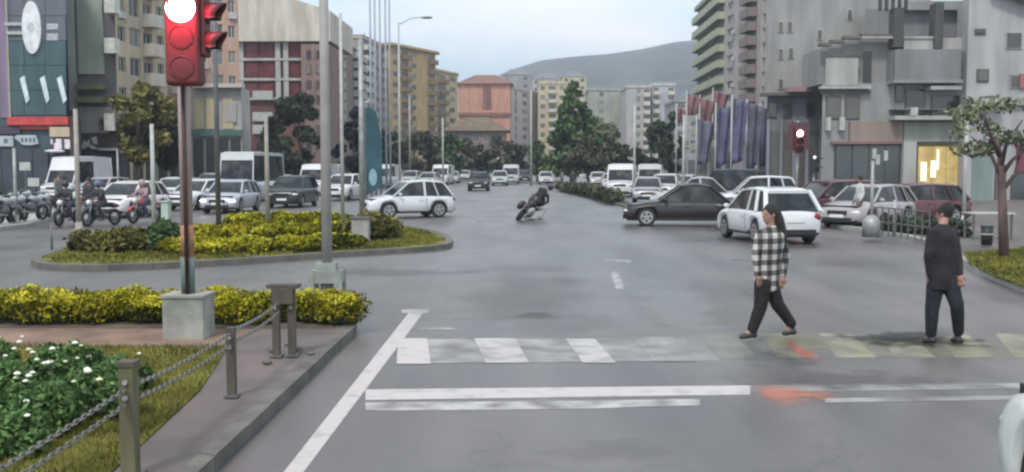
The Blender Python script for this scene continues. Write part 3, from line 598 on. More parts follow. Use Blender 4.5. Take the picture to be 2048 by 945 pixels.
FOL = {'olive': mat('olive_foliage', (.1, .095, .03), .8, .25, .6, col2=(.17, .15, .05), island=.4, spec=.12), 'green': mat('green_foliage', (.04, .085, .04), .8, .25, .5, col2=(.09, .14, .055), island=.4, spec=.12),
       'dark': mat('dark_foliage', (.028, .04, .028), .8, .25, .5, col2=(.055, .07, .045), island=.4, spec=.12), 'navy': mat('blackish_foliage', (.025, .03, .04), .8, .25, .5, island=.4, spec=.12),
       'brown': mat('brown_foliage', (.06, .06, .04), .85, .3, .7, col2=(.1, .1, .055), island=.4, spec=.12), 'light': mat('pale_green_foliage', (.13, .16, .08), .8, .25, .5, col2=(.2, .22, .12), island=.35, spec=.12),
       'yellow': mat('yellow_green_foliage', (.07, .085, .008), .75, .3, 1.2, col2=(.24, .21, .012), island=.5, spec=.12), 'bright': mat('bright_new_leaves', (.26, .26, .02), .75, .3, 2.2, col2=(.48, .44, .04), island=.4, spec=.12), 'rose': mat('rose_leaves', (.05, .1, .035), .7, .3, 1.5, col2=(.1, .17, .06), island=.4, spec=.12)}
def tree(label, x, y, h, cr, z0, kind='green', n=1800, shape='round', seed=0, group=None, leaf=.3, trunk=.18, name='tree', lean=0, bark=BARK):
    rn = random.Random(seed); r = thing(name, label, 'tree', (x, y, 0), 0, group)
    tb = MB(); top = (lean, 0, h*.8); tb.tube([(0, 0, 0), (lean*.3, 0, h*.3), (lean*.7, .1, h*.55), top], [trunk, trunk*.75, trunk*.5, trunk*.12], 8)
    cl = []
    if shape == 'cone':
        for i in range(90):
            t = (i/90)**1.15; z = z0+(h-z0)*t*.97; rr = cr*(1-t)**.8; a = rn.random()*2*pi; q = rr*rn.uniform(.3, .95)
            cl.append(((q*cos(a), q*sin(a), z), (rr*.26+.4, rr*.26+.4, (h-z0)*.05)))
    else:
        for i in range(20):
            a = rn.random()*2*pi; u = rn.uniform(-1, 1); q = cr*sqrt(max(0, 1-u*u))*rn.uniform(.3, .95)
            z = (z0+h)/2+u*(h-z0)/2*.8; s = rn.uniform(.25, .45)*cr; cl.append(((lean+q*cos(a), q*sin(a), z), (s, s, s*.7)))
            if i % 3 == 0: tb.tube([(lean*.4, 0, h*.42), (lean+q*cos(a)*.5, q*sin(a)*.5, z*.85), (lean+q*cos(a), q*sin(a), z)], [trunk*.4, trunk*.25, trunk*.08], 5)
    obj('trunk', tb, bark, r, smooth=True); obj('crown', leaf_cloud(cl, n, leaf, rn), FOL[kind], r); return r
TG = 'street trees'
def T(label, px, Y, ytop, wpx, ybot, kind, **k):
    s = Y/2000; tree(label, PX(px, Y), Y, PZ(ytop, Y), wpx/2*s, max(.6, PZ(ybot, Y)), kind, **k)
T('olive-yellow tree behind the red signal pole', 275, 66, 148, 130, 330, 'olive', n=3800, seed=1, leaf=.26)
T('dark green tree close left of the signal pole', 325, 70, 200, 110, 345, 'dark', n=3000, seed=2, leaf=.28)
T('dark tree in front of the maroon gridded windows', 600, 92, 178, 120, 372, 'dark', n=3600, seed=3, leaf=.32)
T('blackish tree behind the thick grey pole', 708, 92, 206, 80, 375, 'navy', n=2600, seed=4, leaf=.32)
T('slim dark tree between minibus and thick pole', 556, 96, 214, 60, 360, 'dark', n=1500, seed=33, leaf=.32)
T('big dark green conifer in the middle of the view', 1146, 125, 160, 138, 345, 'green', n=7500, seed=5, leaf=.4, shape='cone', name='conifer', trunk=.4)
T('pale green tree right of the big conifer', 1200, 150, 225, 85, 345, 'light', n=1800, seed=6, leaf=.45)
T('dark low tree at the foot of the big conifer', 1180, 120, 268, 90, 350, 'brown', n=1800, seed=7, leaf=.35)
T('dark tree beside the white balconied block', 1318, 120, 232, 60, 355, 'dark', n=1500, seed=8, leaf=.38)
T('dark tree left of the red flags', 1345, 105, 215, 50, 360, 'dark', n=1300, seed=9, leaf=.35)
for i, (px, Y, yt, wd, k) in enumerate(((790, 130, 262, 60, 'dark'), (828, 140, 250, 56, 'brown'), (862, 150, 258, 54, 'dark'), (900, 135, 268, 58, 'green'), (935, 160, 275, 56, 'brown'), (968, 145, 285, 50, 'dark'), (1000, 170, 262, 60, 'brown'), (1040, 160, 285, 50, 'dark'), (1075, 140, 280, 40, 'green'), (1240, 150, 285, 50, 'dark'), (1280, 140, 292, 46, 'dark'), (760, 120, 255, 46, 'navy'))):
    lbls = ['dusky tree behind the white vans', 'brownish tree above the white vans', 'dark tree in front of the tall tan block', 'green tree below the lower tan block', 'brownish tree before the tiled low house', 'dark bushy tree beneath the pink block', 'brownish tree in front of the arched house', 'low dark tree beside the narrow pinkish block', 'small green tree left of the big conifer', 'low dark tree under the greenish-grey block', 'low dark tree under the dark window stack', 'blackish tree left of the white vans']
    T(lbls[i], px, Y, yt, wd, 352, k, n=1300, seed=20+i, leaf=.42, group='trees lining the far street')
# thin right-hand tree
def right_tree():
    p = G(2008, 515, .13); r = thing('tree', 'thin tree with reddish bark and sparse crown at the right edge', 'tree', (p.x, p.y, .13)); Y = p.y
    rb = mat('reddish_bark', (.13, .085, .085), .9, .3, 5, bump=.6, stretch=(1, 1, .3))
    def q(px, py, dy=0): v = P(px, py, Y+dy); return (v.x-p.x, dy, v.z-.13)
    tb = MB().tube([(0, 0, 0), q(2005, 420), q(2003, 350), q(2000, 310), q(1992, 270)], [.12, .1, .085, .06, .03], 8)
    for a in ([(2004, 360), (1985, 315), (1962, 290), (1940, 272)], [(2002, 335), (2012, 290), (2030, 262), (2045, 240)], [(2003, 350), (2025, 320), (2050, 300), (2080, 290)], [(2000, 315), (1985, 280), (1975, 250), (1968, 228)], [(2006, 380), (2030, 350), (2040, 310), (2042, 270)]):
        d = random.uniform(-.8, .8); tb.tube([q(x, y, d*i/3) for i, (x, y) in enumerate(a)], [.055, .04, .025, .012], 6)
    obj('trunk', tb, rb, r, smooth=True); rn = random.Random(5); cl = []
    for i in range(46):
        px = rn.uniform(1915, 2110); py = rn.uniform(190, 300)+abs(px-2010)*.12; v = q(px, py, rn.uniform(-1, 1)); s = rn.uniform(.1, .3); cl.append((v, (s*1.3, s*1.3, s*.6)))
    obj('crown', leaf_cloud(cl, 1500, .075, rn), mat('grey_green_leaves', (.085, .09, .06), .8, .3, 1, col2=(.13, .145, .08), island=.4), r)
right_tree()
# hedges: leaf masses along a strip
def hedge(label, pts, wd, h, n, leaf, kind, seed, z=.12, group=None, name='hedge', rag=.3, cat='hedge'):
    rn = random.Random(seed); r = thing(name, label, cat, (pts[0][0], pts[0][1], z), 0, group); cl = []; L_ = sum((V(a)-V(b)).length for a, b in zip(pts, pts[1:])); st = wd*.13
    for a, b in zip(pts, pts[1:]):
        a = V(a); b = V(b); k = max(1, int((b-a).length/(st*.55))); nn = V((-(b-a).y, (b-a).x)).normalized()
        for i in range(k):
            c = a.lerp(b, (i+rn.random())/k)+nn*rn.uniform(-.32, .32)*wd; hh = h*rn.uniform(1-rag, 1.08)
            cl.append(((c.x-pts[0][0], c.y-pts[0][1], hh*.5), (wd*.24, wd*.24, hh*.5)))
    obj('foliage', leaf_cloud(cl, n, leaf, rn), FOL[kind], r)
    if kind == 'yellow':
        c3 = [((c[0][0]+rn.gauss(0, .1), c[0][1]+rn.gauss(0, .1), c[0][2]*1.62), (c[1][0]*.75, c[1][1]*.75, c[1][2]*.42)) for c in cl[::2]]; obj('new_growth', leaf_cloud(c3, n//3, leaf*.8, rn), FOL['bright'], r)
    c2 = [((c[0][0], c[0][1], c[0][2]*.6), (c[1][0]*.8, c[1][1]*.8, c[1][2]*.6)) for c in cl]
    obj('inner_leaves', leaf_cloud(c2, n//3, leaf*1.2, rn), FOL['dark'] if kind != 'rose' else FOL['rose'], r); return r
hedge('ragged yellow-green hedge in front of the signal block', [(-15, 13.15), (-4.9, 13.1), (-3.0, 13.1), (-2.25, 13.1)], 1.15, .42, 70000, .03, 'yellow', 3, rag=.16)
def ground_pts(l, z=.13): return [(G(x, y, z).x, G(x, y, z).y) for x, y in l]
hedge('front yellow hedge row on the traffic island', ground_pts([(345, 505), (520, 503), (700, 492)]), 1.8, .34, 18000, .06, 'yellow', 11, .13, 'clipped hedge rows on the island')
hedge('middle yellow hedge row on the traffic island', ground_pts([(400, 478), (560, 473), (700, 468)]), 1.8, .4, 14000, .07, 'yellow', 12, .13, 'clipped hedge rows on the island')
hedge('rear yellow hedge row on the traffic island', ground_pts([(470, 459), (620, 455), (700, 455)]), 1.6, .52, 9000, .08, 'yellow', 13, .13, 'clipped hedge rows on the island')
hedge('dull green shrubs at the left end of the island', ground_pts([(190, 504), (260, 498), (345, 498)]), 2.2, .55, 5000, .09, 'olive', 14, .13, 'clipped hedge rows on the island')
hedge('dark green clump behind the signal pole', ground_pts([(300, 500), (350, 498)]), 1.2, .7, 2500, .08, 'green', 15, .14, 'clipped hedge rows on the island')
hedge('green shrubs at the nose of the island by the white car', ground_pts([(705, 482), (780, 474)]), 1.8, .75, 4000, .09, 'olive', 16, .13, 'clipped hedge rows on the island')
# rose bushes with white flowers
FLW = mat('white_petals', (.75, .76, .66), .6, .08, 6); FLY = mat('cream_petals', (.6, .62, .38), .6, .1, 6)
rb = [(-3.75, 7.5, .42), (-3.55, 8.1, .4), (-4.3, 8.0, .52), (-4.1, 8.6, .5), (-3.75, 8.8, .34), (-4.8, 8.7, .5), (-4.3, 7.0, .46), (-3.7, 6.9, .36), (-5.1, 7.9, .5)]
rl = ['low rose bush on the grass nearest the chain posts', 'small rose bush at the right tip of the flower patch', 'tall white flowered rose bush in the middle of the patch', 'white flowered rose bush near the earth path', 'small rose bush beside the earth path right end', 'rose bush at the back left near the path', 'front left rose bush beside the chains', 'low front rose bush under the chains', 'rose bush at the left edge of the view']
for i, (x, y, h) in enumerate(rb):
    r = hedge(rl[i], [(x-.22, y), (x+.22, y+.05)], .7, h, 4200, .034, 'rose', 40+i, .12, 'rose bushes on the near grass', 'rose_bush', .35, 'rose bush'); rn = random.Random(i)
    for k in range(6):
        c = (rn.uniform(-.2, .6), rn.uniform(-.4, .2), h*rn.uniform(.8, 1.12)); s = rn.uniform(.014, .03); m = MB()
        for q in range(6): a = q*pi/3; m.ell((c[0]+cos(a)*s*.6, c[1]+sin(a)*s*.6, c[2]), (s*.6, s*.6, s*.42), 6, 4)
        m.ell((c[0], c[1], c[2]+s*.3), (s*.5, s*.5, s*.45), 6, 4); obj('flower', m, FLW if k % 3 else FLY, r, smooth=True)
# grass blades
def blades(name, inside, x0, x1, y0, y1, n, h, seed, z, far=0):
    rn = random.Random(seed); mb = MB(); c = 0
    while c < n:
        x = rn.uniform(x0, x1); y = rn.uniform(y0, y1)
        if not inside(x, y): c += .2; continue
        if noise.noise(V((x*1.3, y*1.3, 0))) < -.3 and rn.random() < .7: c += .5; continue
        a = rn.random()*2*pi; hh = h*rn.uniform(.4, 1.2); wd = .006+far*.012; lx = rn.gauss(0, .4)*hh; ly = rn.gauss(0, .4)*hh
        mb.add([(x-cos(a)*wd, y-sin(a)*wd, z), (x+cos(a)*wd, y+sin(a)*wd, z), (x+lx, y+ly, z+hh)], [(0, 1, 2)]); c += 1
    return tag(obj(name, mb, BLADE), 'short yellowish green grass tufts', 'grass', kind='stuff')
def inpoly(poly):
    def f(x, y):
        c = False; n = len(poly)
        for i in range(n):
            (a, b), (d, e) = poly[i], poly[i-1]
            if (b > y) != (e > y) and x < (d-a)*(y-b)/(e-b)+a: c = not c
        return c
    return f
o = blades('grass', inpoly(gb), -8, -2.6, 4.6, 11.25, 34000, .06, 1, .12); o['label'] = 'short yellowish grass between the chain posts and the roses'
ii = inset(isl, .4); o = blades('grass', inpoly(ii), min(p[0] for p in ii), max(p[0] for p in ii), min(p[1] for p in ii), max(p[1] for p in ii), 26000, .09, 2, .12, 1); o['label'] = 'olive green grass over the traffic island'
vg = gpoly([(1930, 508), (1942, 528), (1988, 551), (2100, 590), (2300, 600), (2300, 496), (2100, 494)], .15); o = blades('grass', inpoly(vg), min(p[0] for p in vg), max(p[0] for p in vg), min(p[1] for p in vg), max(p[1] for p in vg), 9000, .07, 3, .15, 1); o['label'] = 'olive grass on the verge round the thin right tree'
# ------------------------------------------------------------------ chain fence beside the pavement
POSTW = mat('weathered_brown_post', (.085, .068, .055), .8, .3, 4, bump=.4, stretch=(1, 1, .3)); POSTO = mat('weathered_olive_post', (.11, .1, .055), .8, .3, 4, bump=.4, stretch=(1, 1, .3))
XP = -2.63
def post(label, x, y, h, wd, m, cap=True):
    r = thing('fence_post', label, 'post', (x, y, .12), 0, 'posts of the chain fence'); hw = wd/2
    obj('shaft', MB().box(-hw, hw, -hw, hw, 0, h), m, r); obj('base_plate', MB().box(-hw*1.7, hw*1.7, -hw*1.7, hw*1.7, 0, .02), GREYD, r)
    if cap: obj('cap', MB().box(-hw*1.25, hw*1.25, -hw*1.25, hw*1.25, h, h+.03), POSTW, r)
    for z in (h*.72, h*.86): obj('chain_ring', MB().tube([(0, -hw-.02, z), (0, hw+.02, z)], .018, 8), GREYM, r)
    return r
post('nearest olive-brown fence post, cut off by the bottom edge', XP, 6.47, .74, .095, POSTO)
post('short dark brown fence post standing between the chains', XP, 8.75, .62, .072, POSTW, False)
post('left post of the capped pair at the end of the fence', XP-.07, 10.62, .74, .075, POSTW, False)
post('right post of the capped pair at the end of the fence', XP+.09, 10.66, .74, .075, POSTW, False)
tag(obj('top_board', MB().box(XP-.16, XP+.18, 10.56, 10.74, .862, .9).box(XP-.1, XP+.13, 10.54, 10.555, .7, .86), POSTW), 'dark board bridging the tops of the paired fence posts', 'board')
CHAIN = mat('dull_chain_steel', (.2, .19, .17), .6, .4, 9, metal=.3)
link = MB()
for i in range(10):
    a0 = 2*pi*i/10; a1 = 2*pi*(i+1)/10
    link.tube([(cos(a0)*.014, sin(a0)*.031, 0), (cos(a1)*.014, sin(a1)*.031, 0)], .0058, 5, False)
lm = link.mesh('link', CHAIN, True)
spans = [((XP, 2.6), (XP, 6.4)), ((XP, 6.54), (XP, 8.7)), ((XP, 8.8), (XP-.03, 10.58))]
sn = ['nearest', 'middle', 'farthest']
for j, (zz, nm) in enumerate(((.61, 'lower'), (.71, 'upper'))):
    for i, (a, b) in enumerate(spans):
        A = V((*a, zz)); B = V((*b, zz)); n = int((B-A).length/.052); 
        if i == 1: B = V((*b, zz-.02))
        r = thing('chain', f'{nm} chain of the {sn[i]} span of the fence', 'chain', tuple(A), 0, 'chains of the low fence')
        for k in range(n):
            t = (k+.5)/n; p = (B-A)*t; o = bpy.data.objects.new('link', lm); COL.objects.link(o); o.parent = r
            o.location = (p.x, p.y, p.z-.05*4*t*(1-t)*(.6 if i else 1)); o.rotation_euler = (0, R(90) if k % 2 else 0, 0)
# small second fence posts behind the block (dark posts to its right)
# ------------------------------------------------------------------ signals
MAR = mat('glow_tinted_housing', (.1, .016, .02), .5, .15, 3)  # red lamp glow put into the base colour of a black housing
VIS = mat('glow_tinted_visor', (.07, .02, .024), .5, .15, 3)  # visor colour carries the same red glow tint
def visor(c, rr, ln, dirv):   # open hood over a lens
    c = V(c); dirv = V(dirv); sd = dirv.cross(V((0, 0, 1))).normalized(); mb = MB(); n = 14; vs = []
    for k in range(n+1):
        a = R(-25)+R(230)*k/n
        for q, (r0, l) in enumerate(((rr, 0), (rr, ln*(.55+.45*max(0, sin(a)))), (rr-.012, ln*(.55+.45*max(0, sin(a)))), (rr-.012, 0))):
            vs.append(c+sd*cos(a)*r0+V((0, 0, 1))*sin(a)*r0+dirv*l)
    fs = [(4*k+q, 4*k+(q+1) % 4, 4*(k+1)+(q+1) % 4, 4*(k+1)+q) for k in range(n) for q in range(4)]+[(0, 1, 2, 3), (4*n+3, 4*n+2, 4*n+1, 4*n)]
    return mb.add(vs, fs)
def signal():
    Y = 11.9; x = PX(371, Y); r = thing('traffic_light', 'tall traffic signal showing red on a concrete block', 'traffic light', (x, Y, .11))
    ztop = PZ(170, 11.48)-.11
    obj('base', MB().box(-.24, .24, -.22, .22, 0, .5).box(-.26, .26, -.24, .24, .5, .53), mat('grey_green_block', (.27, .28, .25), .9, .25, 3, bump=.4), r)
    obj('pole', MB().tube([(0, 0, .53), (0, 0, 4.6)], .072, 16), mat('grey_rose_pole', (.33, .25, .235), .55, .2, 2, stretch=(2, 2, .4)), r, smooth=True)
    obj('conduit', MB().tube([(.02, -.09, .53), (.02, -.09, 3.2)], .026, 8), mat('dark_conduit', (.045, .02, .018), .6, .2, 3), r, smooth=True)
    obj('rust_band', MB().tube([(0, 0, .98), (0, 0, 1.35)], .078, 16), mat('orange_rust', (.33, .17, .1), .8, .4, 9), r, smooth=True)
    obj('dark_sleeve', MB().tube([(0, 0, .53), (0, 0, .97)], .08, 16), mat('black_green_sleeve', (.1, .14, .13), .5, .3, 5), r, smooth=True)
    hw = .2; hx = PX(368, 11.48)-x; z0 = ztop
    hs = obj('housing', MB().box(hx-hw, hx+hw, -.42, -.17, z0, z0+1.06), MAR, r)
    bv = hs.modifiers.new('bevel', 'BEVEL'); bv.width = .05; bv.segments = 3
    obj('mounting_bracket', MB().box(-.05, .05, -.2, 0, z0+.12, z0+.2).box(-.05, .05, -.2, 0, z0+.85, z0+.93), VIS, r)
    for k in range(3):
        c = (hx, -.425, z0+.19+k*.345); obj('visor', visor(c, .142, .012 if k < 2 else .1, (0, -1, 0)), VIS, r, smooth=True)
        lens = MB().ell(c, (.135, .009, .135) if k < 2 else (.17, .035, .17), 24, 10)
        m = [mat('green_lens_off_glow_tint', (.085, .016, .02), .55), mat('amber_lens_off_glow_tint', (.095, .016, .02), .55), mat('red_lens_on', (.9, .2, .15), .3, emit=(1, .72, .66), es=9)][k]  # unlit lenses have the housing's red glow in their colour
        obj('lens', lens, m, r, smooth=True)
    # second head turned to the side street
    h2 = obj('side_housing', MB().box(.19, .37, -.34, -.08, z0+.34, z0+1.36), MAR, r); bv = h2.modifiers.new('bevel', 'BEVEL'); bv.width = .03; bv.segments = 2
    for k in range(3):
        c = (.37, -.21, z0+.5+k*.33); obj('side_visor', visor(c, .135, .22, (1, 0, 0)), VIS, r, smooth=True)
        obj('side_lens', MB().ell(c, (.03, .12, .12), 16, 8), BLACKP, r, smooth=True)
    pl = bpy.data.lights.new('added_red_glow', 'POINT'); pl.energy = 34; pl.color = (1, .03, .08); pl.shadow_soft_size = .06  # extra lamp added ahead of the lens to redden the housing
    lo = bpy.data.objects.new('added_red_glow', pl); COL.objects.link(lo); lo.parent = r; lo.location = (hx, -.66, z0+.86)
signal()
def far_signal():
    Y = 40; p = (PX(1594, Y), Y, .0); r = thing('traffic_light', 'far signal showing red in front of the slate coloured shopfronts', 'traffic light', p)
    zc = PZ(268, Y); obj('pole', MB().tube([(0, 0, 0), (0, 0, zc+.5)], .06, 10), GREYM, r, smooth=True)
    obj('backplate', MB().box(-.42, .42, -.12, -.1, zc-.65, zc+.45), mat('glow_tinted_backplate', (.075, .045, .055), .7, .3, 3), r)  # maroon glow of the red lamp put into the plate colour
    obj('housing', MB().box(-.17, .17, -.32, -.125, zc-.78, zc+.22), MAR, r)
    for k in range(3):
        c = (0, -.33, zc-.62+k*.31); obj('lens', MB().ell(c, (.125, .03, .125), 16, 8), [BLACKP, BLACKP, mat('far_red_lens_on', (1, .4, .4), .3, emit=(1, .62, .62), es=9)][k], r, smooth=True)
        obj('visor', visor(c, .14, .14, (0, -1, 0)), VIS, r, smooth=True)
    pl = bpy.data.lights.new('added_red_glow', 'POINT'); pl.energy = 5; pl.color = (1, .04, .08); pl.shadow_soft_size = .06  # extra red lamp added in front to tint housing and plate
    lo = bpy.data.objects.new('added_red_glow', pl); COL.objects.link(lo); lo.parent = r; lo.location = (0, -.7, zc)
    Y = 38; p = (PX(1628, Y), Y, 0); r = thing('pedestrian_signal', 'small black pedestrian signal right of the far red signal', 'pedestrian signal', p)
    obj('pole', MB().tube([(0, 0, 0), (0, 0, PZ(345, Y))], .045, 8), GREYM, r, smooth=True)
    z = PZ(345, Y); obj('housing', MB().box(-.14, .14, -.2, 0, z, z+.34).box(-.14, .14, -.2, 0, z+.35, z+.68), BLACKP, r)
    [obj('hood', MB().box(.0, .26, -.36, -.205, z+q, z+q+.04), BLACKP, r) for q in (.5, .16)]
    obj('lamp', MB().ell((-.04, -.21, z+.56), (.06, .02, .06)), mat('pale_lamp', (.6, .6, .6), .3, emit=(1, 1, 1), es=.6), r)
far_signal()
# ------------------------------------------------------------------ poles
def pole(label, px, ytop, ybase, wpx, m=GREYM, head=None, base=True, name='lamp_post', cat='pole', grp=None, taper=.75, z0=0.):
    p = G(px, ybase, z0); Y = p.y; r = thing(name, label, cat, (p.x, Y, z0), 0, grp); h = PZ(ytop, Y)-z0; rad = wpx/2*Y/2000
    obj('pole', MB().tube([(0, 0, 0), (0, 0, h*.5), (0, 0, h)], [rad, rad*(1+taper)/2, rad*taper], 12), m, r, smooth=True)
    if base: obj('base_flange', MB().tube([(0, 0, 0), (0, 0, .04), (0, 0, .05), (0, 0, .3)], [rad*1.9, rad*1.9, rad*1.35, rad*1.2], 10), m, r, smooth=True)
    if head:
        ln = head; obj('arm', MB().tube([(0, 0, h*.985), (ln*.5, 0, h+.25), (ln, 0, h+.3)], rad*.45, 6), m, r, smooth=True)
        obj('lamp_head', MB().ell((ln*1.12, 0, h+.27), (.38, .14, .08)), GREYD, r, smooth=True)
    return r
PL = 'poles around the traffic island'
tp = pole('thick grey pole with pale box base behind the near hedge', 655, -260, 602, 22, mat('warm_grey_pole', (.3, .285, .27), .6, .15, 2), head=2.2, grp=PL)
Yp = G(655, 602).y
for sx in (-.22, .22): obj('base_leg', MB().box(sx-.05, sx+.05, -.2, -.12, 0, .5).box(sx-.05, sx+.05, .12, .2, 0, .5), mat('grey_green_paint', (.27, .285, .26), .6, .2, 3), tp)
obj('base_box', MB().box(-.26, .26, -.19, .19, .3, .5).box(-.16, .16, -.12, .12, .5, .62), mat('grey_green_paint', (.27, .285, .26), .6, .2, 3), tp)
pole('slim grey pole at the left road beside parked bikes', 33, 296, 446, 8, grp=PL, z0=.13)
pole('greyish-beige pole left of the parked scooters', 158, 218, 462, 11, BEIGEP, grp=PL)
pole('short greenish-grey pole behind the hedges left of the signal', 309, 248, 478, 10, LIGHTP, grp=PL)
pole('tall dark grey pole right of the signal', 438, -120, 482, 11, GREYD, head=-1.8, grp=PL)
pole('beige pole in front of the minibus', 536, 232, 470, 10, BEIGEP, grp=PL)
pole('slim pale pole between the thick pole and the flagpoles', 686, 26, 470, 8, LIGHTP, grp=PL)
pole('grey pole beside the dark banner', 725, 78, 478, 12, GREYM, grp=PL)
pole('thin pole with dark lamp head above the vans', 800, 44, 400, 4.5, LIGHTP, head=1.6, grp='far street lamps')
pole('thin far lamp post in front of the pink block', 886, 236, 372, 4, LIGHTP, grp='far street lamps', base=False)
pole('thin far lamp post left of the tall conifer', 1062, 180, 372, 4, LIGHTP, grp='far street lamps', base=False)
pole('thin pale lamp post under the pale grey block', 1268, 210, 398, 5, LIGHTP, grp='far street lamps')
pole('white lamp post left of the blue flags', 1366, 230, 400, 6, LIGHTP, grp='far street lamps')
pole('far thin lamp post below the lower tan block', 820, 190, 368, 4, GREYM, grp='far street lamps', base=False)
pole('white pole in front of the pale house at right', 1927, 232, 448, 8, LIGHTP, grp='poles on the right pavement', z0=.13)
bp_ = pole('stout grey pole with flared foot by the right kerb', 1742, 322, 474, 8, GREYM, grp='poles on the right pavement', z0=.13, base=False)
obj('flared_foot', MB().tube([(0, 0, 0), (0, 0, .45), (0, 0, .62)], [.26, .26, .1], 10), GREYM, bp_, smooth=True)
pole('thin short grey post right of the flared foot pole', 1788, 400, 474, 7, GREYM, grp='poles on the right pavement', z0=.13, base=False, taper=1)
pole('dark thin signpost at the left tip of the island', 104, 448, 510, 5, GREYD, base=False, grp=PL, name='signpost')
pole('thin grey signpost at the rose-coloured car', 238, 300, 430, 4, GREYM, base=False, grp=PL, name='signpost')
for i, px in enumerate((743, 752, 762, 773, 781)):
    Y = 70+i*2.; r = thing('flagpole', ['first bare flagpole from the left', 'second bare flagpole from the left', 'middle bare flagpole of the cluster', 'fourth bare flagpole, tallest of the cluster', 'last bare flagpole on the right of the cluster'][i]+' above the grey flats', 'flagpole', (PX(px, Y), Y, 0), 0, 'bare flagpoles left of the tan block')
    obj('pole', MB().tube([(0, 0, 0), (0, 0, PZ(-60, Y))], [.09, .06], 8), mat('steel_flagpole', (.28, .3, .34), .5, .1, 3), r, smooth=True); obj('finial', MB().ell((0, 0, PZ(-60, Y)), (.12, .12, .12)), GREYM, r, smooth=True)
# utility pillar
p = G(334, 492, .13); r = thing('utility_cabinet', 'slim pale green utility pillar on the island left of the signal', 'utility cabinet', (p.x, p.y, .13))
s = p.y/2000; obj('body', MB().box(-7*s, 7*s, -.12, .12, 0, 88*s), mat('pale_green_paint', (.4, .47, .42), .6, .12, 3), r); obj('cap', MB().box(-9*s, 9*s, -.15, .15, 88*s, 91*s), LIGHTP, r)
# plinth / box on island nose
p = G(722, 484, .13); r = thing('concrete_plinth', 'small pale concrete plinth at the foot of the slim pole', 'plinth', (p.x, p.y, .13)); obj('block', MB().box(-.22, .22, -.2, .2, 0, .62), CONC, r); obj('lid', MB().box(-.25, .25, -.23, .23, .62, .67), CONC_D, r)
# dark banner (tear-drop) by the white car
Y = 44; r = thing('banner', 'dark teal banner with pale emblem above the white car', 'banner', (PX(745, Y), Y, 0)); bm_ = MB()
poly = [(PX(732, Y), PZ(392, Y)), (PX(731, Y), PZ(225, Y)), (PX(738, Y), PZ(212, Y)), (PX(752, Y), PZ(222, Y)), (PX(764, Y), PZ(280, Y)), (PX(765, Y), PZ(372, Y))]
obj('cloth', MB().yprism(poly, Y-.02, Y+.01), mat('teal_navy_cloth', (.02, .065, .085), .8, .3, 1), r, True); obj('emblem', MB().yprism([(PX(746, Y)+.18*cos(t*pi/8), PZ(355, Y)+.38*sin(t*pi/8)) for t in range(16)], Y-.035, Y-.021), mat('pale_teal', (.2, .32, .36), .7), r, True)
obj('mast', MB().tube([(PX(731, Y), Y, 0), (PX(731, Y), Y, PZ(214, Y))], .035, 8), GREYD, r, True)
# ------------------------------------------------------------------ hanging flags on the right
def flag(label, px, Y, ytop, yb, colr, wpx, seed):
    rn = random.Random(seed); r = thing('flag', label, 'flag', (PX(px, Y), Y, 0), 0, 'flags on poles in front of the right-hand buildings')
    obj('pole', MB().tube([(0, 0, 0), (0, 0, PZ(ytop-6, Y))], .055, 8), LIGHTP, r, smooth=True); s = Y/2000; z1 = PZ(ytop, Y); z0 = PZ(yb, Y); vs = []; nx, nz = 14, 10
    for j in range(nz+1):
        for i in range(nx+1):
            u = i/nx; v = j/nz; vs.append((.06+u*wpx*s*(1-.35*v*u), .22*sin(u*11+v*2+seed)*(.3+.7*u), z1+(z0-z1)*(v*(1-.06*u))-u*.35*(1-v)))
    k = nx+1; o = obj('cloth', MB().add(vs, [(j*k+i, j*k+i+1, (j+1)*k+i+1, (j+1)*k+i) for j in range(nz) for i in range(nx)]), colr, r, smooth=True); so_ = o.modifiers.new('thick', 'SOLIDIFY'); so_.thickness = .02
RF = mat('red_flag_cloth', (.2, .11, .12), .85, .3, 1.2); BF = mat('blue_flag_cloth', (.11, .11, .185), .85, .3, 1.2); GF = mat('slate_blue_cloth', (.13, .135, .18), .85, .3, 1.2)
for i, (px, Y, a, b, m, wd) in enumerate(((1372, 78, 188, 232, RF, 26), (1398, 80, 196, 250, RF, 30), (1424, 82, 182, 236, RF, 30), (1392, 72, 238, 330, GF, 36), (1430, 70, 212, 335, BF, 34), (1462, 68, 196, 330, BF, 30), (1492, 70, 205, 338, GF, 30), (1518, 72, 214, 335, BF, 24), (1352, 84, 214, 246, RF, 20))):
    flag(['small red flag left of the grey-green flats', 'large red flag in front of the curved balconies', 'upper right red flag by the striped flats', 'slate flag low behind the mauve car', 'wide blue flag hanging under the red ones', 'tall blue flag before the striped flats', 'slate blue flag right of the tall blue one', 'rightmost narrow blue flag by the grey block', 'small faded red flag furthest left'][i], px, Y, a, b, m, wd, i)
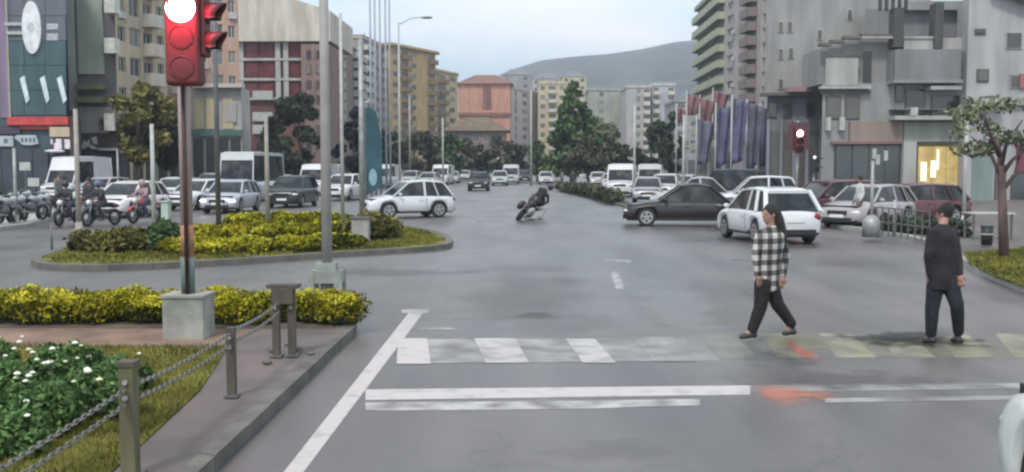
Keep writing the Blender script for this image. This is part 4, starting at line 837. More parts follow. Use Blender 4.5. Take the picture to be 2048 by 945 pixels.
# ------------------------------------------------------------------ vehicles
def car(label, col, loc, rot, kind='hatch', group=None, lights=False, Ln=None, Hh=None, name='car', cat='car', detail=1, lit=None):
    Lk = {'hatch': (4.1, 1.76, 1.5), 'suv': (4.4, 1.82, 1.64), 'sedan': (4.5, 1.78, 1.45), 'van': (5.0, 1.95, 2.3), 'bus': (6.6, 2.2, 3.0)}[kind]
    Ln = Ln or Lk[0]; Wd, H = Lk[1], Hh or Lk[2]; hl = Ln/2; w0 = Wd/2
    wr = .33 if kind != 'bus' else .42; belt = {'hatch': .93, 'suv': 1.02, 'sedan': .9, 'van': 1.15, 'bus': 1.25}[kind]
    ax = (hl-.82, -hl+.78)
    hood = {'hatch': .72, 'suv': .85, 'sedan': .7, 'van': .98, 'bus': 1.2}[kind]
    xa = {'hatch': hl-1.02, 'suv': hl-1.12, 'sedan': hl-1.25, 'van': hl-.75, 'bus': hl-.06}[kind]; xb = xa-{'hatch': .75, 'suv': .7, 'sedan': .8, 'van': .72, 'bus': .3}[kind]
    xd = {'hatch': -hl+.12, 'suv': -hl+.1, 'sedan': -hl+.75, 'van': -hl+.05, 'bus': -hl+.05}[kind]; xc = xd+{'hatch': .42, 'suv': .4, 'sedan': .7, 'van': .08, 'bus': .08}[kind]
    pm = mat(f'car_paint_{col[0]:.2f}_{col[1]:.2f}_{col[2]:.2f}', col, .32, .06, 1.2, coat=.5 if max(col) > .1 else .15)
    r = thing(name, label, cat, loc, rot, group)
    xs = sorted(set([round(-hl+Ln*i/30, 4) for i in range(31)]+[round(a+wr*1.2*cos(pi*k/10), 4) for a in ax for k in range(11)]+[round(-hl+.04, 3), round(hl-.04, 3)]))
    mb = MB(); rings = []
    for x in xs:
        e = min(1, (hl-abs(x))/.5); wd = w0*(.78+.22*sqrt(max(0, 1-(1-e)**2)))
        zb = belt-.02*abs(x)/hl if x < xa else belt-(belt-hood)*((x-xa)/(hl-xa))**1.4
        if kind == 'sedan' and x < xd: zb = belt+.03
        e2 = min(1, (hl-abs(x))/.18); zb -= .2*(1-sqrt(max(0, 1-(1-e2)**2)))
        zl = .24+.1*(1-e2)
        for a in ax:
            if abs(x-a) <= wr*1.2: zl = max(zl, wr+sqrt(max(0, (wr*1.17)**2-(x-a)**2)))
        zl = min(zl, zb-.22); zm = zl+(zb-zl)*.5
        sec = [(wd*.93, zl), (wd, zl+.06), (wd*1.0, zm), (wd*.965, zb-.1), (wd*.9, zb-.02), (wd*.5, zb+.015), (0, zb+.025)]
        rings.append([V((x, y, z)) for y, z in sec]+[V((x, -y, z)) for y, z in sec[-2::-1]])
    k = len(rings[0]); vs = [v for q in rings for v in q]
    fs = [(i*k+j, i*k+j+1, (i+1)*k+j+1, (i+1)*k+j) for i in range(len(rings)-1) for j in range(k-1)]+[tuple(range(k-1, -1, -1)), tuple((len(rings)-1)*k+j for j in range(k))]
    obj('body', mb.add(vs, fs), pm, r, smooth=True)
    obj('underbody', MB().box(-hl+.12, hl-.12, -w0*.78, w0*.78, .2, belt-.12), BLACKP, r)
    # greenhouse
    def frus(x0, x1, z, wt): return [(x0, wt, z), (x0, -wt, z), (x1, -wt, z), (x1, wt, z)]
    wb = w0*.9; wt = w0*(.72 if kind in ('hatch', 'sedan', 'suv') else .86); zr = H-.05
    gm = MB(); sects = [(xa, belt-.03, wb, belt-.02), (xb, belt-.03, wb, zr-.02), ((xb+xc)/2, belt-.03, wb, zr+.02), (xc, belt-.03, wb, zr-.03), (xd, belt-.03, wb, belt-.02+(.0 if kind != 'van' else 0))]
    vs = []
    for x, z0, wq, z1 in sects:
        q = wb if z1 < belt else wt; vs += [(x, wq, z0), (x, q, z1), (x, -q, z1), (x, -wq, z0)]
    fs = [(i*4+j, i*4+j+1, (i+1)*4+j+1, (i+1)*4+j) for i in range(4) for j in range(3)]
    obj('windows', gm.add(vs, [f[::-1] for f in fs]), CGLASS, r)
    rf = MB(); t = .045; rs = [(xb+.04, zr-.05), (xb-.15, zr-.0), ((xb+xc)/2, zr+.03), (xc+.1, zr-.01), (xc-.05, zr-.06)]
    vs = []
    for x, z in rs: vs += [(x, wt+.02, z), (x, wt*.8, z+t), (x, -wt*.8, z+t), (x, -wt-.02, z), (x, -wt-.02, z-.04), (x, wt+.02, z-.04)]
    rf.add(vs, [(i*6+j, (i+1)*6+j, (i+1)*6+(j+1) % 6, i*6+(j+1) % 6) for i in range(4) for j in range(6)]+[(0, 1, 2, 3, 4, 5), (29, 28, 27, 26, 25, 24)])
    for s_ in (1, -1):
        ob = lambda x, tt: V((x, s_*(wb+(wt-wb)*tt+.008), belt-.02+(zr-belt)*tt))
        rf.bar(ob(xa, 0), ob(xb, 1), .07, .05); rf.bar(ob(xd, 0), ob(xc, 1), .12 if kind != 'van' else .3, .06)
        xm = (xb+xc)/2+.1; rf.bar(ob(xm, 0), ob(xm, 1), .09, .03)
        if kind in ('hatch', 'suv'): x2 = xc+.42; rf.bar(ob(x2-.18, 0), ob(x2, 1), .13, .03)
        if kind in ('van',): rf.add([ob(xm, 0), ob(xc-.02, 0), ob(xc-.02, 1), ob(xm, 1)], [(0, 1, 2, 3)])
    obj('roof', rf, pm, r)
    if kind in ('van', 'bus'):
        zg = belt+(.74 if kind == 'van' else 1.25); xf = xa+(xb-xa)*(zg-belt)/(zr-belt)+.03; obj('upper_panel', MB().add([(xf, wb*.93, zg), (xf, -wb*.93, zg), (xb+.03, -wt-.02, zr-.02), (xb+.03, wt+.02, zr-.02), (xc, wb*.93, zg), (xc, -wb*.93, zg), (xc, -wt-.02, zr-.02), (xc, wt+.02, zr-.02)], [(0, 1, 2, 3), (5, 4, 7, 6), (0, 3, 7, 4), (1, 5, 6, 2), (3, 2, 6, 7), (0, 4, 5, 1)]), pm, r)
    tyre = MB().tube([(0, -.1, 0), (0, -.08, 0), (0, .08, 0), (0, .1, 0)], [wr*.93, wr, wr, wr*.93], 20).mesh('wheel', RUBBER)
    rq = MB(); rq.tube([(0, .085, 0), (0, .108, 0)], wr*.2, 10)
    for q in range(16): a0 = 2*pi*q/16; a1 = 2*pi*(q+1)/16; rq.bar((cos(a0)*wr*.6, .1, sin(a0)*wr*.6), (cos(a1)*wr*.6, .1, sin(a1)*wr*.6), .05, .03, V((0, 1, 0)))
    for q in range(5): a0 = 2*pi*q/5+.3; rq.bar((0, .1, 0), (cos(a0)*wr*.6, .1, sin(a0)*wr*.6), .07, .025, V((0, 1, 0)))
    rim = rq.mesh('rim', RIM)
    for q in range(5):
        pass
    for a in ax:
        for s_ in (1, -1):
            wo = bpy.data.objects.new('wheel', tyre); COL.objects.link(wo); wo.parent = r; wo.location = (a, s_*(w0-.12), wr); WM[wo.name] = WM[r.name] @ wo.matrix_basis
            ro = bpy.data.objects.new('rim', rim); COL.objects.link(ro); ro.parent = wo; ro.rotation_euler = (0, 0, 0 if s_ > 0 else pi)
    zh = hood-.14 if kind != 'bus' else .7
    for s_ in (1, -1):
        hm = HEADON if (lit if lit is not None else lights) else HEADL
        obj('headlight', MB().ell((hl-.16, s_*w0*.7, zh), (.17, .2, .085), 10, 6), hm, r, smooth=True)
        obj('tail_light', MB().ell((-hl+.12, s_*w0*.74, belt-.18), (.13, .16, .12), 10, 6), TAILL, r, smooth=True)
        obj('mirror', MB().ell((xa-.25, s_*(w0+.08), belt+.06), (.07, .1, .07), 8, 6), pm if kind != 'bus' else BLACKP, r, smooth=True)
        if detail: obj('door_seam', MB().box((xb+xc)/2+.06, (xb+xc)/2+.075, s_*(w0*1.0)-.004, s_*(w0*1.0)+.004, .36, belt-.1), BLACKP, r)
        if detail:
            for hx in ((xb+xc)/2+.22, (xb+xc)/2-.85): obj('door_handle', MB().box(hx, hx+.16, s_*(w0*.985)-.015, s_*(w0*.985)+.02, belt-.2, belt-.17), pm, r)
            obj('sill', MB().box(ax[1]+wr*1.25, ax[0]-wr*1.25, s_*w0*.985-.01, s_*w0*.985+.012, .23, .33), BLACKP, r)
    obj('grille', MB().box(hl-.08, hl+.012, -w0*.42, w0*.42, zh-.09, zh+.06), BLACKP, r)
    obj('front_bumper', MB().box(hl-.1, hl+.02, -w0*.62, w0*.62, .26, .4), BLACKP, r); obj('rear_bumper', MB().box(-hl-.02, -hl+.1, -w0*.7, w0*.7, .28, .42), BLACKP, r)
    obj('number_plate', MB().box(hl+.02, hl+.03, -.26, .26, .4, .51), PLATE, r); obj('number_plate', MB().box(-hl-.03, -hl-.0, -.26, .26, .62, .73), PLATE, r)
    return r
WHT = (.56, .56, .58); SIL = (.42, .42, .43); BLK = (.025, .025, .03); GRY = (.16, .16, .17); MRN = (.1, .035, .045); DGR = (.014, .011, .013)
def at(px, Y): return (PX(px, Y), Y, .0)
car('white hatchback turning left past the tip of the hedged island', WHT, at(814, 42.2), R(206), 'hatch', lights=False, Hh=1.56, Ln=3.8)
car('dark grey sedan crossing in front of the parked cars', DGR, at(1372, 36.6), R(180-5), 'sedan', Hh=1.52, lit=False)
car('white hatchback seen from behind next to the woman walking', WHT, at(1534, 29.4), R(90+10), 'hatch', Hh=1.55, Ln=3.9)
car('white estate car behind the white hatchback', WHT, at(1512, 46), R(172), 'hatch', lit=False, Hh=1.7)
car('dull silver car behind the maroon off-roader', SIL, at(1650, 44), R(175), 'hatch')
car('maroon off-roader parked behind the right-hand kerb', MRN, at(1660, 37.5), R(200), 'suv')
car('rosy silver car behind the flared foot pole', (.33, .29, .3), at(1738, 35.8), R(222), 'hatch')
car('dark maroon car parked behind the thin grey post', MRN, at(1822, 38), R(186), 'hatch')
car('mauve-grey car behind the dark grey sedan', (.36, .34, .37), at(1392, 50), R(172), 'sedan', Hh=1.62)
car('navy black off-roader behind the mauve-grey car', (.01, .014, .022), at(1452, 50.5), R(150), 'suv', Hh=2.0)
car('white car cut off by the bottom right corner', (.66, .68, .66), (3.78, 4.32, 0), R(90), 'hatch', lit=False)
RP = 'cars parked along the right side of the street'
for i, (px, Y, c, k, a) in enumerate(((1243, 72, WHT, 'van', 262), (1296, 60, (.3, .29, .3), 'hatch', 262), (1222, 92, SIL, 'hatch', 268), (1262, 88, WHT, 'hatch', 265), (1332, 66, (.5, .49, .5), 'suv', 255), (1300, 80, SIL, 'van', 262), (1196, 110, WHT, 'hatch', 268), (1345, 84, GRY, 'hatch', 250), (1370, 74, WHT, 'hatch', 240), (1174, 128, BLK, 'hatch', 268))):
    car(['white van nearest the reservation in the right row', 'grey car in front of the right-hand row', 'silver car far back in the right-hand row', 'white car behind the white van on the right', 'pale off-roader right of the grey parked car', 'silver van behind the grey parked car', 'small white car deep in the right-hand row', 'dark grey car under the dark tree on the right', 'white car half hidden behind the mauve-grey one', 'black car furthest back on the right'][i], c, at(px, Y), R(a), k, RP, detail=0)
LT = 'traffic waiting on the far left carriageway'
for i, (px, Y, c, k, a, lit) in enumerate(((258, 43, (.66, .6, .62), 'hatch', 262, 0), (350, 58, (.55, .6, .6), 'hatch', 265, 0), (398, 50, WHT, 'hatch', 255, 1), (462, 47, (.35, .35, .4), 'hatch', 268, 1), (506, 62, (.5, .5, .52), 'bus', 268, 0), (585, 53, BLK, 'suv', 268, 0), (636, 74, WHT, 'van', 266, 0), (690, 64, (.6, .56, .57), 'suv', 260, 0), (152, 62, (.62, .6, .62), 'van', 262, 0), (560, 75, SIL, 'hatch', 268, 0), (205, 58, SIL, 'hatch', 262, 0), (665, 90, WHT, 'van', 268, 0), (425, 72, SIL, 'suv', 266, 0))):
    car(['rosy white car coming down the left carriageway', 'pale car with white roof left of the signal pole', 'white car with lit headlight right of the signal pole', 'grey car with lit headlight by the tall dark pole', 'pale minibus behind the beige pole', 'black off-roader between beige and thick poles', 'white van left of the thick pole', 'rosy off-roader right of the thick pole', 'white van with tall body behind the scooters', 'silver car behind the black off-roader', 'silver car behind the rosy white car', 'white van furthest back beside the thick pole', 'silver off-roader behind the grey car'][i], c, at(px, Y), R(a), k, LT, detail=0, lit=bool(lit), Hh=2.75 if i == 8 else None)
# sign boards on vans
FT = 'far traffic in the middle of the street'
for i, (px, Y, c, k, a) in enumerate(((958, 88, BLK, 'suv', 270), (770, 98, WHT, 'van', 262), (822, 110, (.4, .38, .38), 'suv', 265), (858, 104, SIL, 'hatch', 262), (905, 125, (.4, .44, .42), 'hatch', 268), (1000, 112, (.45, .47, .48), 'suv', 270), (1022, 120, SIL, 'van', 270), (930, 150, WHT, 'hatch', 268), (1092, 118, WHT, 'hatch', 270), (885, 115, WHT, 'van', 265), (980, 160, GRY, 'hatch', 270), (1050, 130, BLK, 'suv', 270))):
    car(['black off-roader facing the camera in mid street', 'white van just above the white turning hatchback', 'brownish-grey off-roader behind the turning hatchback', 'silver car above the tail of the turning hatchback', 'greenish-grey car left of the black off-roader', 'pale off-roader right of the black one', 'silver van right of the pale off-roader', 'white car furthest back in mid street', 'white car left of the reservation shrubs', 'white van left of the black off-roader', 'small grey car between black and pale ones', 'black car at the near end of the conifer median'][i], c, at(px, Y), R(a), k, FT, detail=0)
# ------------------------------------------------------------------ two-wheelers
def bike_parts(r, col, tilt=None):
    pm = mat(f'bike_paint_{col[0]:.2f}_{col[1]:.2f}_{col[2]:.2f}', col, .35, .1, 2, coat=.4); M = tilt or Matrix.Identity(4); made = []
    def o_(n, mb, m, par=r, smooth=True):
        if tilt: mb.v = [tuple(M @ V(v)) for v in mb.v]
        return obj(n, mb, m, par, smooth=smooth)
    def torus(c, R0, r0):
        mb = MB(); n = 18
        mb.tube([(c[0]+R0*cos(2*pi*i/n), c[1], c[2]+R0*sin(2*pi*i/n)) for i in range(n+1)], r0, 6, False); return mb
    for x in (.62, -.62):
        wo = o_('wheel', torus((x, 0, .3), .25, .055), RUBBER); o_('rim', MB().tube([(x, -.03, .3), (x, .03, .3)], .17, 12), RIM, wo)
    o_('frame', MB().tube([(.42, 0, .85), (.1, 0, .35), (-.35, 0, .35), (-.62, 0, .3)], .04, 6).tube([(.42, 0, .82), (-.1, 0, .68), (-.55, 0, .7)], .035, 6), GREYD)
    o_('fork', MB().tube([(.62, .07, .3), (.44, .06, .95)], .022, 6).tube([(.62, -.07, .3), (.44, -.06, .95)], .022, 6), GREYM)
    o_('fuel_tank', MB().ell((.15, 0, .78), (.28, .15, .14)), pm); o_('engine', MB().ell((.05, 0, .45), (.22, .14, .17), 8, 6), GREYD)
    o_('seat', MB().ell((-.3, 0, .78), (.36, .13, .07)), BLACKP); o_('tail', MB().ell((-.6, 0, .72), (.2, .12, .1)), pm); o_('tail_light', MB().ell((-.78, 0, .7), (.03, .07, .04)), TAILL)
    o_('handlebar', MB().tube([(.36, .34, 1.0), (.42, .12, 1.0), (.42, -.12, 1.0), (.36, -.34, 1.0)], .016, 6), GREYD); o_('headlamp', MB().ell((.54, 0, .86), (.09, .1, .1)), HEADL)
    o_('front_mudguard', MB().tube([(.86, 0, .46), (.74, 0, .6), (.6, 0, .635), (.45, 0, .57)], .06, 6, flat=1), pm); o_('exhaust', MB().tube([(.0, -.15, .3), (-.7, -.17, .36)], [.03, .05], 7), GREYM)
# people ------------------------------------------------------------
def remesh(o, vx, sm=3):
    m = o.modifiers.new('skin', 'REMESH'); m.mode = 'VOXEL'; m.voxel_size = vx; m.use_smooth_shade = True
    s = o.modifiers.new('smooth', 'SMOOTH'); s.factor = .5; s.iterations = sm
SKIN = mat('skin', (.3, .17, .125), .55, .08, 6); HAIRD = mat('dark_hair', (.018, .014, .013), .6, .3, 20, bump=.6, stretch=(6, 6, 1)); SHOE = mat('dark_shoe', (.03, .028, .03), .6)
def person(label, J, face, top, bottom, vx=.014, hair='short', shoe=SHOE, topz=None, group=None, extra=None, fem=False, rw=1., helmet=None):
    J = {k: V(v) for k, v in J.items()}; p0 = J['pelvis']; r = thing('person', label, 'person', (p0.x, p0.y, min(J['toeL'].z, J['toeR'].z)-.03), 0, group)
    f = V(face).normalized(); up = V((0, 0, 1)); sd = f.cross(up).normalized(); b = MB(); H_ = J['head']
    Mh = Matrix((f, sd, up)).transposed()
    def caps(mb, a, c, ra, rb, n=10, flat=1., fd=None):
        a, c = J.get(a, a) if isinstance(a, str) else a, J.get(c, c) if isinstance(c, str) else c
        mb.tube([a, a.lerp(c, .33), a.lerp(c, .66), c], [ra, ra*.72+rb*.28+.002, ra*.3+rb*.7, rb], n, flat=flat, fdir=fd); mb.ell(a, (ra, ra, ra), 8, 6); mb.ell(c, (rb, rb, rb), 8, 6)
    # body (continuous after remesh)
    b.ell(H_, (.098, .075, .118), 14, 10, Mh); b.ell(H_+f*.035-up*.06, (.055, .05, .06), 10, 8, Mh); b.ell(H_+f*.1-up*.015, (.022, .014, .028), 6, 6, Mh)
    for s_ in (1, -1): b.ell(H_+sd*s_*.076-up*.01, (.02, .014, .032), 6, 6, Mh)
    caps(b, H_-up*.07, 'neck', .052, .055)
    shv = (J['shR']-J['shL']); shv = shv.normalized() if shv.length > .01 else sd
    def torso(mb, k, zlow=0., wk=1.):
        pts = [J['neck'], J['chest']+up*.1, J['chest'], J['pelvis'].lerp(J['chest'], .45), J['pelvis'], J['pelvis']-up*(.06+zlow)]
        mb.tube(pts, [.07*k, .17*k*wk, .18*k*wk, .155*k*wk, .165*k*wk, .15*k*wk], 16, flat=.62, fdir=shv)
    torso(b, .92)
    for S in 'LR':
        caps(b, 'sh'+S, 'el'+S, .052, .04); caps(b, 'el'+S, 'ha'+S, .038, .027); caps(b, 'hip'+S, 'kn'+S, .078, .054); caps(b, 'kn'+S, 'an'+S, .052, .037); caps(b, 'an'+S, 'toe'+S, .04, .028)
        caps(b, J['chest']+up*.11, 'sh'+S, .07, .055)
    bo = obj('body', b, SKIN, r, True); remesh(bo, vx)
    # hands with fingers
    for S in 'LR':
        hd = (J['ha'+S]-J['el'+S]).normalized(); hm = MB(); c0 = J['ha'+S]; pn = hd.cross(f); pn = pn.normalized() if pn.length > .05 else sd; across = hd.cross(pn).normalized()
        hm.tube([c0-hd*.02, c0+hd*.03, c0+hd*.085], [.026, .04, .036], 8, flat=.45, fdir=across)
        for q, ln in enumerate((.068, .078, .074, .058)):
            s0 = c0+hd*.08+across*(.028-.019*q); k1 = s0+hd*ln*.5+pn*.008; hm.tube([s0-hd*.01, k1, k1+hd*ln*.45+pn*.02], [.0095, .009, .007], 6)
        s0 = c0+hd*.025+across*.035; hm.tube([s0-across*.01, s0+across*.022+hd*.03, s0+across*.022+hd*.06+pn*.01], [.012, .011, .008], 6)
        obj('hand', hm, SKIN, r, True, smooth=True)
    # clothing
    t = MB(); torso(t, 1.16, .1, rw)
    for S in 'LR':
        caps(t, J['chest']+up*.1, 'sh'+S, .08, .066); caps(t, 'sh'+S, 'el'+S, .062, .052); caps(t, 'el'+S, J['el'+S].lerp(J['ha'+S], .92), .052, .042)
    to = obj('jacket' if not fem else 'shirt', t, top, r, True); remesh(to, vx)
    q = MB(); torso(q, 1.02)
    q = MB().tube([J['pelvis']+up*.08, J['pelvis'], J['pelvis']-up*.07], [.16, .175, .16], 14, flat=.66, fdir=shv)
    for S in 'LR': caps(q, 'hip'+S, 'kn'+S, .108, .085); caps(q, 'kn'+S, J['kn'+S].lerp(J['an'+S], .97), .083, .068)
    qo = obj('trousers', q, bottom, r, True); remesh(qo, vx)
    for S in 'LR':
        h = MB(); d = (J['toe'+S]-J['an'+S]); dh = V((d.x, d.y, 0)); dh = dh.normalized() if dh.length > .02 else f; a = J['an'+S]
        base = V((a.x, a.y, J['toe'+S].z)); h.tube([base-dh*.06+up*.02, base+dh*.0+up*.03, J['toe'+S]+up*.012, J['toe'+S]+dh*.05], [.042, .05, .043, .026], 10, flat=.85, fdir=up.cross(dh)); h.ell(a-up*.02, (.047, .047, .05), 8, 6)
        so_ = obj('shoe', h, shoe, r, True); remesh(so_, .014, 2)
    if helmet: obj('helmet', MB().ell(H_+up*.02, (.135, .125, .14), 14, 10, Mh), helmet, r, True, smooth=True)
    else:
        hr = MB(); hr.ell(H_+up*.025-f*.018, (.108, .088, .115), 14, 10, Mh)
        if hair == 'long':
            hr.tube([H_-f*.05+up*.02, H_-f*.11-up*.1, H_-f*.17-up*.24, H_-f*.21-up*.4, H_-f*.22-up*.5], [.095, .095, .08, .055, .02], 10, flat=.8)
        ho = obj('hair', hr, HAIRD, r, True); remesh(ho, .014, 2)
        # eyes, mouth
        for s_ in (1, -1): obj('eye', MB().ell(H_+f*.088+sd*s_*.032+up*.012, (.01, .014, .008), 6, 5, Mh), BLACKP, r, True)
        obj('mouth', MB().ell(H_+f*.088-up*.062, (.008, .024, .006), 6, 5, Mh), mat('lips', (.3, .1, .09), .5), r, True)
    return r
def plaid():
    m = bpy.data.materials.new('black_white_plaid'); m.use_nodes = True; t = m.node_tree; b = t.nodes['Principled BSDF']; b.inputs['Roughness'].default_value = .85
    c = t.nodes.new('ShaderNodeTexCoord'); mp = t.nodes.new('ShaderNodeMapping'); mp.inputs['Scale'].default_value = (1, 1, 1); s = t.nodes.new('ShaderNodeSeparateXYZ'); t.links.new(c.outputs['Object'], mp.inputs[0]); t.links.new(mp.outputs[0], s.inputs[0])
    def band(o, per, ph):
        a = t.nodes.new('ShaderNodeMath'); a.operation = 'MULTIPLY_ADD'; a.inputs[1].default_value = 2*pi/per; a.inputs[2].default_value = ph; t.links.new(o, a.inputs[0])
        q = t.nodes.new('ShaderNodeMath'); q.operation = 'SINE'; t.links.new(a.outputs[0], q.inputs[0]); g_ = t.nodes.new('ShaderNodeMath'); g_.operation = 'GREATER_THAN'; g_.inputs[1].default_value = 0; t.links.new(q.outputs[0], g_.inputs[0]); return g_.outputs[0]
    a1 = band(s.outputs[0], .13, 1.2); a2 = band(s.outputs[2], .13, .4); ad = t.nodes.new('ShaderNodeMath'); ad.operation = 'ADD'; t.links.new(a1, ad.inputs[0]); t.links.new(a2, ad.inputs[1])
    r = t.nodes.new('ShaderNodeValToRGB'); r.color_ramp.interpolation = 'CONSTANT'; e = r.color_ramp.elements; e[0].color = (.02, .02, .022, 1); e[1].position = .4; e[1].color = (.13, .12, .12, 1); z = e.new(.8); z.color = (.48, .46, .44, 1)
    h = t.nodes.new('ShaderNodeMath'); h.operation = 'MULTIPLY'; h.inputs[1].default_value = .5; t.links.new(ad.outputs[0], h.inputs[0]); t.links.new(h.outputs[0], r.inputs[0]); t.links.new(r.outputs[0], b.inputs['Base Color']); return m
YP = 12.25
def j(px, py, dy=0): return P(px, py, YP+dy)
Jw = dict(head=j(1540, 428), neck=j(1541, 451), chest=j(1541, 486), pelvis=j(1533, 556), shL=j(1520, 470, -.13), elL=j(1511, 512, -.18), haL=j(1517, 550, -.2), shR=j(1562, 470, .13), elR=j(1571, 512, .16), haR=j(1566, 553, .08),
          hipL=j(1526, 566, -.07), knL=j(1521, 614, -.1), anL=j(1504, 661, -.1), toeL=j(1486, 675, -.13), hipR=j(1539, 566, .07), knR=j(1555, 609, .05), anR=j(1583, 648, .1), toeR=j(1572, 668, .1))
wo_ = person('woman with long dark hair and checked shirt striding left over the crossing', Jw, (-.86, -.4, -.12), plaid(), mat('black_trousers', (.01, .008, .009), .85, .3, 6, bump=1.5, bscale=11), .012, 'long', fem=True, rw=1.05)
YP = 12.1
Jm = dict(head=j(1889, 427, .06), neck=j(1886, 448), chest=j(1884, 484), pelvis=j(1884, 552), shL=j(1864, 466, -.1), elL=j(1856, 512, -.12), haL=j(1859, 552, -.05), shR=j(1906, 466, .1), elR=j(1916, 512, .06), haR=j(1920, 551, -.08),
          hipL=j(1872, 562), knL=j(1864, 620, .0), anL=j(1862, 668, .02), toeL=j(1852, 683, .06), hipR=j(1898, 562), knR=j(1914, 611, -.08), anR=j(1917, 664, .04), toeR=j(1908, 682, .12))
person('man in dark grey jacket and navy trousers standing with legs apart on the crossing', Jm, (-.72, .6, -.25), mat('charcoal_jacket', (.016, .013, .018), .9, .3, 5, bump=1.6, bscale=9), mat('navy_trousers', (.011, .013, .02), .9, .3, 5, bump=1.6, bscale=10), .012, 'short', rw=1.04)
# leaning motorcycle with rider
Y = 41.5; px0 = G(1046, 439); tl = thing('motorcycle', 'black motorcycle leaning steeply right in the middle of the junction', 'motorcycle', (px0.x, px0.y, 0), R(68))
TM = Matrix.Rotation(R(-4), 4, 'Y') @ Matrix.Rotation(R(34), 4, 'X'); bike_parts(tl, (.02, .02, .022), TM)
for n_, c_, e_, m_ in (('fairing', (.42, 0, .8), (.42, .34, .4), (.012, .012, .014)), ('side_case', (-.45, .25, .6), (.3, .13, .2), (.03, .03, .033)), ('side_case', (-.45, -.25, .6), (.3, .13, .2), (.25, .25, .25))):
    q_ = MB().ell(c_, e_, 12, 8); q_.v = [tuple(TM @ V(v)) for v in q_.v]; obj(n_, q_, mat(f'case_{m_[0]}', m_, .4), tl, smooth=True)
def jj(px, py, dy=0): return P(px, py, px0.y+dy)
Jr = dict(head=jj(1101, 376), neck=jj(1094, 381), chest=jj(1085, 387), pelvis=jj(1064, 408, -.1), shL=jj(1080, 378, .1), elL=jj(1086, 392, .35), haL=jj(1080, 402, .5), shR=jj(1096, 392, -.05), elR=jj(1096, 404, .25), haR=jj(1090, 408, .45),
          hipL=jj(1060, 408, 0), knL=jj(1056, 418, .4), anL=jj(1052, 432, .2), toeL=jj(1049, 436, .3), hipR=jj(1068, 412, -.1), knR=jj(1090, 418, .1), anR=jj(1080, 435, 0), toeR=jj(1076, 440, .0))
person('rider in black leaning off the tilted motorcycle with one leg out', Jr, (.3, .9, -.2), mat('black_jacket', (.014, .012, .014), .8), mat('pale_grey_trousers', (.35, .34, .34), .8), .025, rw=1.05, helmet=mat('dark_helmet', (.03, .03, .035), .3))
# parked scooters at left
proto = thing('motorcycle', 'parked motorcycle nearest the left edge of the view', 'motorcycle', (*G(8, 448, .13)[:2], .13), R(80), 'motorcycles parked along the left pavement'); bike_parts(proto, (.3, .3, .32))
index_children()
for i, (x, y, a) in enumerate(((35, 444, 95), (62, 441, 75), (88, 437, 100), (20, 430, 85), (50, 426, 98), (78, 424, 80), (-20, 450, 88))):
    p = G(x, y, .13); copy_tree(proto, (p.x, p.y, .13), R(a), ['parked motorcycle second from the left edge', 'parked motorcycle in the middle of the front row', 'parked motorcycle nearest the kerb corner', 'parked motorcycle in the back row near the left edge', 'parked motorcycle in the middle of the back row', 'back row motorcycle nearest the greyish-beige pole', 'parked motorcycle cut off by the left edge'][i])
red = thing('motorcycle', 'red motorcycle ridden beside the rosy white car', 'motorcycle', (*G(290, 446)[:2], 0), R(250), 'ridden motorcycles on the left carriageway'); bike_parts(red, (.4, .06, .05))
def stand(px, py, z, face, scale=1., sit=0):
    b = G(px, py, z); f = V((*face, 0)).normalized(); s = V((0, 0, 1)).cross(f); H = V((b.x, b.y, z)); k = scale
    def q(fw, sw, h): return H+f*fw*k+s*sw*k+V((0, 0, h*k))
    if sit: return dict(head=q(.12, 0, 1.5), neck=q(.08, 0, 1.34), chest=q(.05, 0, 1.18), pelvis=q(-.1, 0, .86), shL=q(.06, .19, 1.28), elL=q(.24, .27, 1.08), haL=q(.42, .3, 1.03), shR=q(.06, -.19, 1.28), elR=q(.24, -.27, 1.08), haR=q(.42, -.3, 1.03),
                       hipL=q(-.08, .1, .84), knL=q(.3, .2, .72), anL=q(.12, .2, .3), toeL=q(.26, .2, .22), hipR=q(-.08, -.1, .84), knR=q(.3, -.2, .72), anR=q(.12, -.2, .3), toeR=q(.26, -.2, .22))
    return dict(head=q(.02, 0, 1.6), neck=q(0, 0, 1.44), chest=q(0, 0, 1.26), pelvis=q(0, 0, .93), shL=q(0, .19, 1.38), elL=q(-.04, .25, 1.1), haL=q(.08, .26, .86), shR=q(0, -.19, 1.38), elR=q(.02, -.25, 1.1), haR=q(.1, -.26, .86),
                hipL=q(0, .09, .9), knL=q(.12, .1, .5), anL=q(.1, .1, .09), toeL=q(.24, .1, .04), hipR=q(0, -.09, .9), knR=q(-.02, -.1, .5), anR=q(-.16, -.1, .1), toeR=q(-.04, -.1, .04))
DK = mat('dark_clothes', (.035, .035, .045), .85); BLU = mat('dark_denim', (.04, .05, .08), .85); GRC = mat('grey_clothes', (.16, .155, .16), .85); HEL = mat('blue_helmet', (.1, .12, .22), .3)
riders = ((137, 452, 'scooter rider in black left of the greyish-beige pole', DK, BLU, None), (203, 452, 'scooter rider with blue helmet left of the rosy white car', DK, DK, HEL))
for i, (x, y, lb, a, b, hm) in enumerate(riders):
    p = G(x, y); m = thing('motorcycle', ['dark scooter under the rider in black', 'dark scooter under the rider with blue helmet'][i], 'motorcycle', (p.x, p.y, 0), R(265-i*20), 'ridden motorcycles on the left carriageway'); bike_parts(m, (.05, .04, .05))
    th = R(265-i*20); person(lb, stand(x, y, 0, (cos(th), sin(th)), 1, 1), (cos(th), sin(th), 0), a, b, .03, helmet=hm or mat('black_helmet', (.03, .03, .035), .3), group='people on the left carriageway')
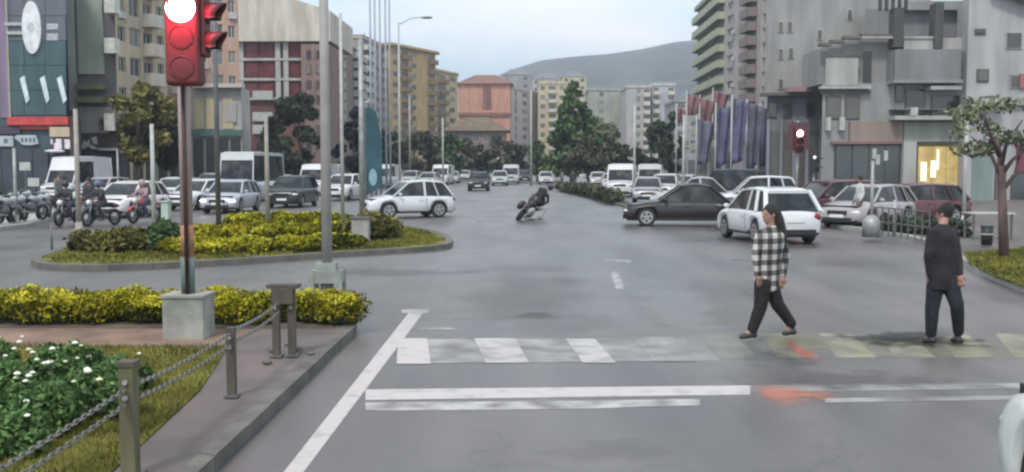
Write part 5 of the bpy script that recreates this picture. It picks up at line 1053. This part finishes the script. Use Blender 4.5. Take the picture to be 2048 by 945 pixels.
p = (290, 446); th = R(250); person('rider in rosy jacket on the red motorcycle', stand(290, 446, 0, (cos(th), sin(th)), 1, 1), (cos(th), sin(th), 0), mat('rosy_jacket', (.33, .22, .23), .85), BLU, .03, helmet=mat('rose_helmet', (.35, .25, .27), .3), group='people on the left carriageway')
for i, (x, y, z, lb, a, b, fc) in enumerate(((180, 446, 0, 'pedestrian in black right of the greyish-beige pole', DK, BLU, (-.3, -1)), (118, 418, .13, 'pedestrian in grey on the far left pavement', GRC, DK, (1, -.3)), (1146, 385, .14, 'dark dressed pedestrian on the reservation under the conifer', DK, DK, (-.5, -1)), (1124, 379, .14, 'pedestrian in grey at the tip of the reservation', GRC, BLU, (-1, -.2)), (1165, 389, .14, 'pedestrian in pale jacket on the reservation', mat('pale_jacket', (.4, .39, .38), .85), DK, (.2, -1)), (1718, 452, .13, 'pedestrian in white top beyond the maroon off-roader', mat('white_top', (.5, .49, .48), .85), GRC, (-1, 0)))):
    person(lb, stand(x, y, z, fc), (*fc, 0), a, b, .03, group='distant pedestrians')
# ------------------------------------------------------------------ right pavement furniture
p = G(1973, 494, .13); r = thing('litter_bin', 'black litter bin with pale band left of the thin right tree', 'litter bin', (p.x, p.y, .13))
obj('body', MB().tube([(0, 0, .04), (0, 0, .52)], [.13, .15], 14), BLACKP, r, smooth=True); obj('band', MB().tube([(0, 0, .3), (0, 0, .34)], .152, 14), LIGHTP, r, smooth=True); obj('rim', MB().tube([(0, 0, .52), (0, 0, .56)], .165, 14), GREYD, r)
p = G(1975, 478, .13); r = thing('table', 'small grey table behind the litter bin', 'table', (p.x, p.y, .13)); obj('table_top', MB().box(-.6, .6, -.35, .35, .7, .74), LIGHTP, r)
for sx in (-.52, .52):
    for sy in (-.28, .28): obj('leg', MB().box(sx-.025, sx+.025, sy-.025, sy+.025, 0, .7), GREYD, r)
# metal railing in front of the maroon cars
a = G(1752, 470, .13); b = G(1858, 486, .13); n = 9; r = thing('railing', 'low dark metal railing beside the right kerb', 'railing', (a.x, a.y, .13))
for i in range(n): q = (b-a)*(i/(n-1)); obj('upright', MB().tube([(q.x, q.y, 0), (q.x, q.y, .82)], .022, 6), GREYD, r)
for z in (.4, .82): obj('rail', MB().tube([(0, 0, z), ((b-a).x, (b-a).y, z)], .02, 6), GREYD, r)
hedge('low dark shrubs behind the railing by the shops', ground_pts([(1770, 462), (1850, 468), (1915, 474)]), .9, .55, 2600, .09, 'dark', 61, .13, name='hedge')
hedge('low brown shrubs on the reservation under the conifer', ground_pts([(1118, 379), (1180, 392), (1235, 406)], .14), 1.0, .8, 2600, .14, 'brown', 62, .14, name='hedge')
hedge('low dark shrubs on the left pavement behind the parked bikes', ground_pts([(-40, 425), (60, 420), (100, 418)]), .8, .9, 1800, .12, 'dark', 63, .13, name='hedge')
# small stones and litter by the paired posts
rn = random.Random(3)
for i in range(10):
    x = rn.uniform(-2.9, -2.25); y = rn.uniform(10.2, 11.3); s = rn.uniform(.02, .05); o = obj('stone', MB().ell((0, 0, s*.4), (s*1.3, s, s*.6), 7, 5), CONC_D, loc=(x, y, .12)); tag(o, 'small grey stone lying on the pavement by the paired posts', 'stone', 'loose stones by the paired posts')
# sign plates low in the left square
for i, (x, y0, y1, Y) in enumerate(((50, 318, 352, 55), (66, 350, 366, 54))):
    r = thing('notice_board', ['small pale notice on a thin stand in front of the blue shopfront', 'low pale notice beside the thin stand'][i], 'notice', (PX(x, Y), Y, .13)); z = PZ(y0+16, Y)
    obj('stand', MB().tube([(0, 0, 0), (0, 0, z-.13)], .03, 6), GREYD, r); obj('board', MB().box(-.3, .3, -.03, .03, z-.33, z+.12), LIGHTP, r)
# ------------------------------------------------------------------ air
hz = bpy.data.materials.new('haze'); hz.use_nodes = True; t = hz.node_tree; t.nodes.clear(); o_ = t.nodes.new('ShaderNodeOutputMaterial'); pv = t.nodes.new('ShaderNodeVolumePrincipled')
pv.inputs['Color'].default_value = (.8, .84, .97, 1); pv.inputs['Density'].default_value = .0005; pv.inputs['Anisotropy'].default_value = .1; t.links.new(pv.outputs[0], o_.inputs['Volume'])
h = obj('haze', MB().box(-3100, 3100, -80, 3100, -2.5, 255), hz); h['kind'] = 'stuff'; tag(h, 'thin pale air between the camera and the hills', 'haze')
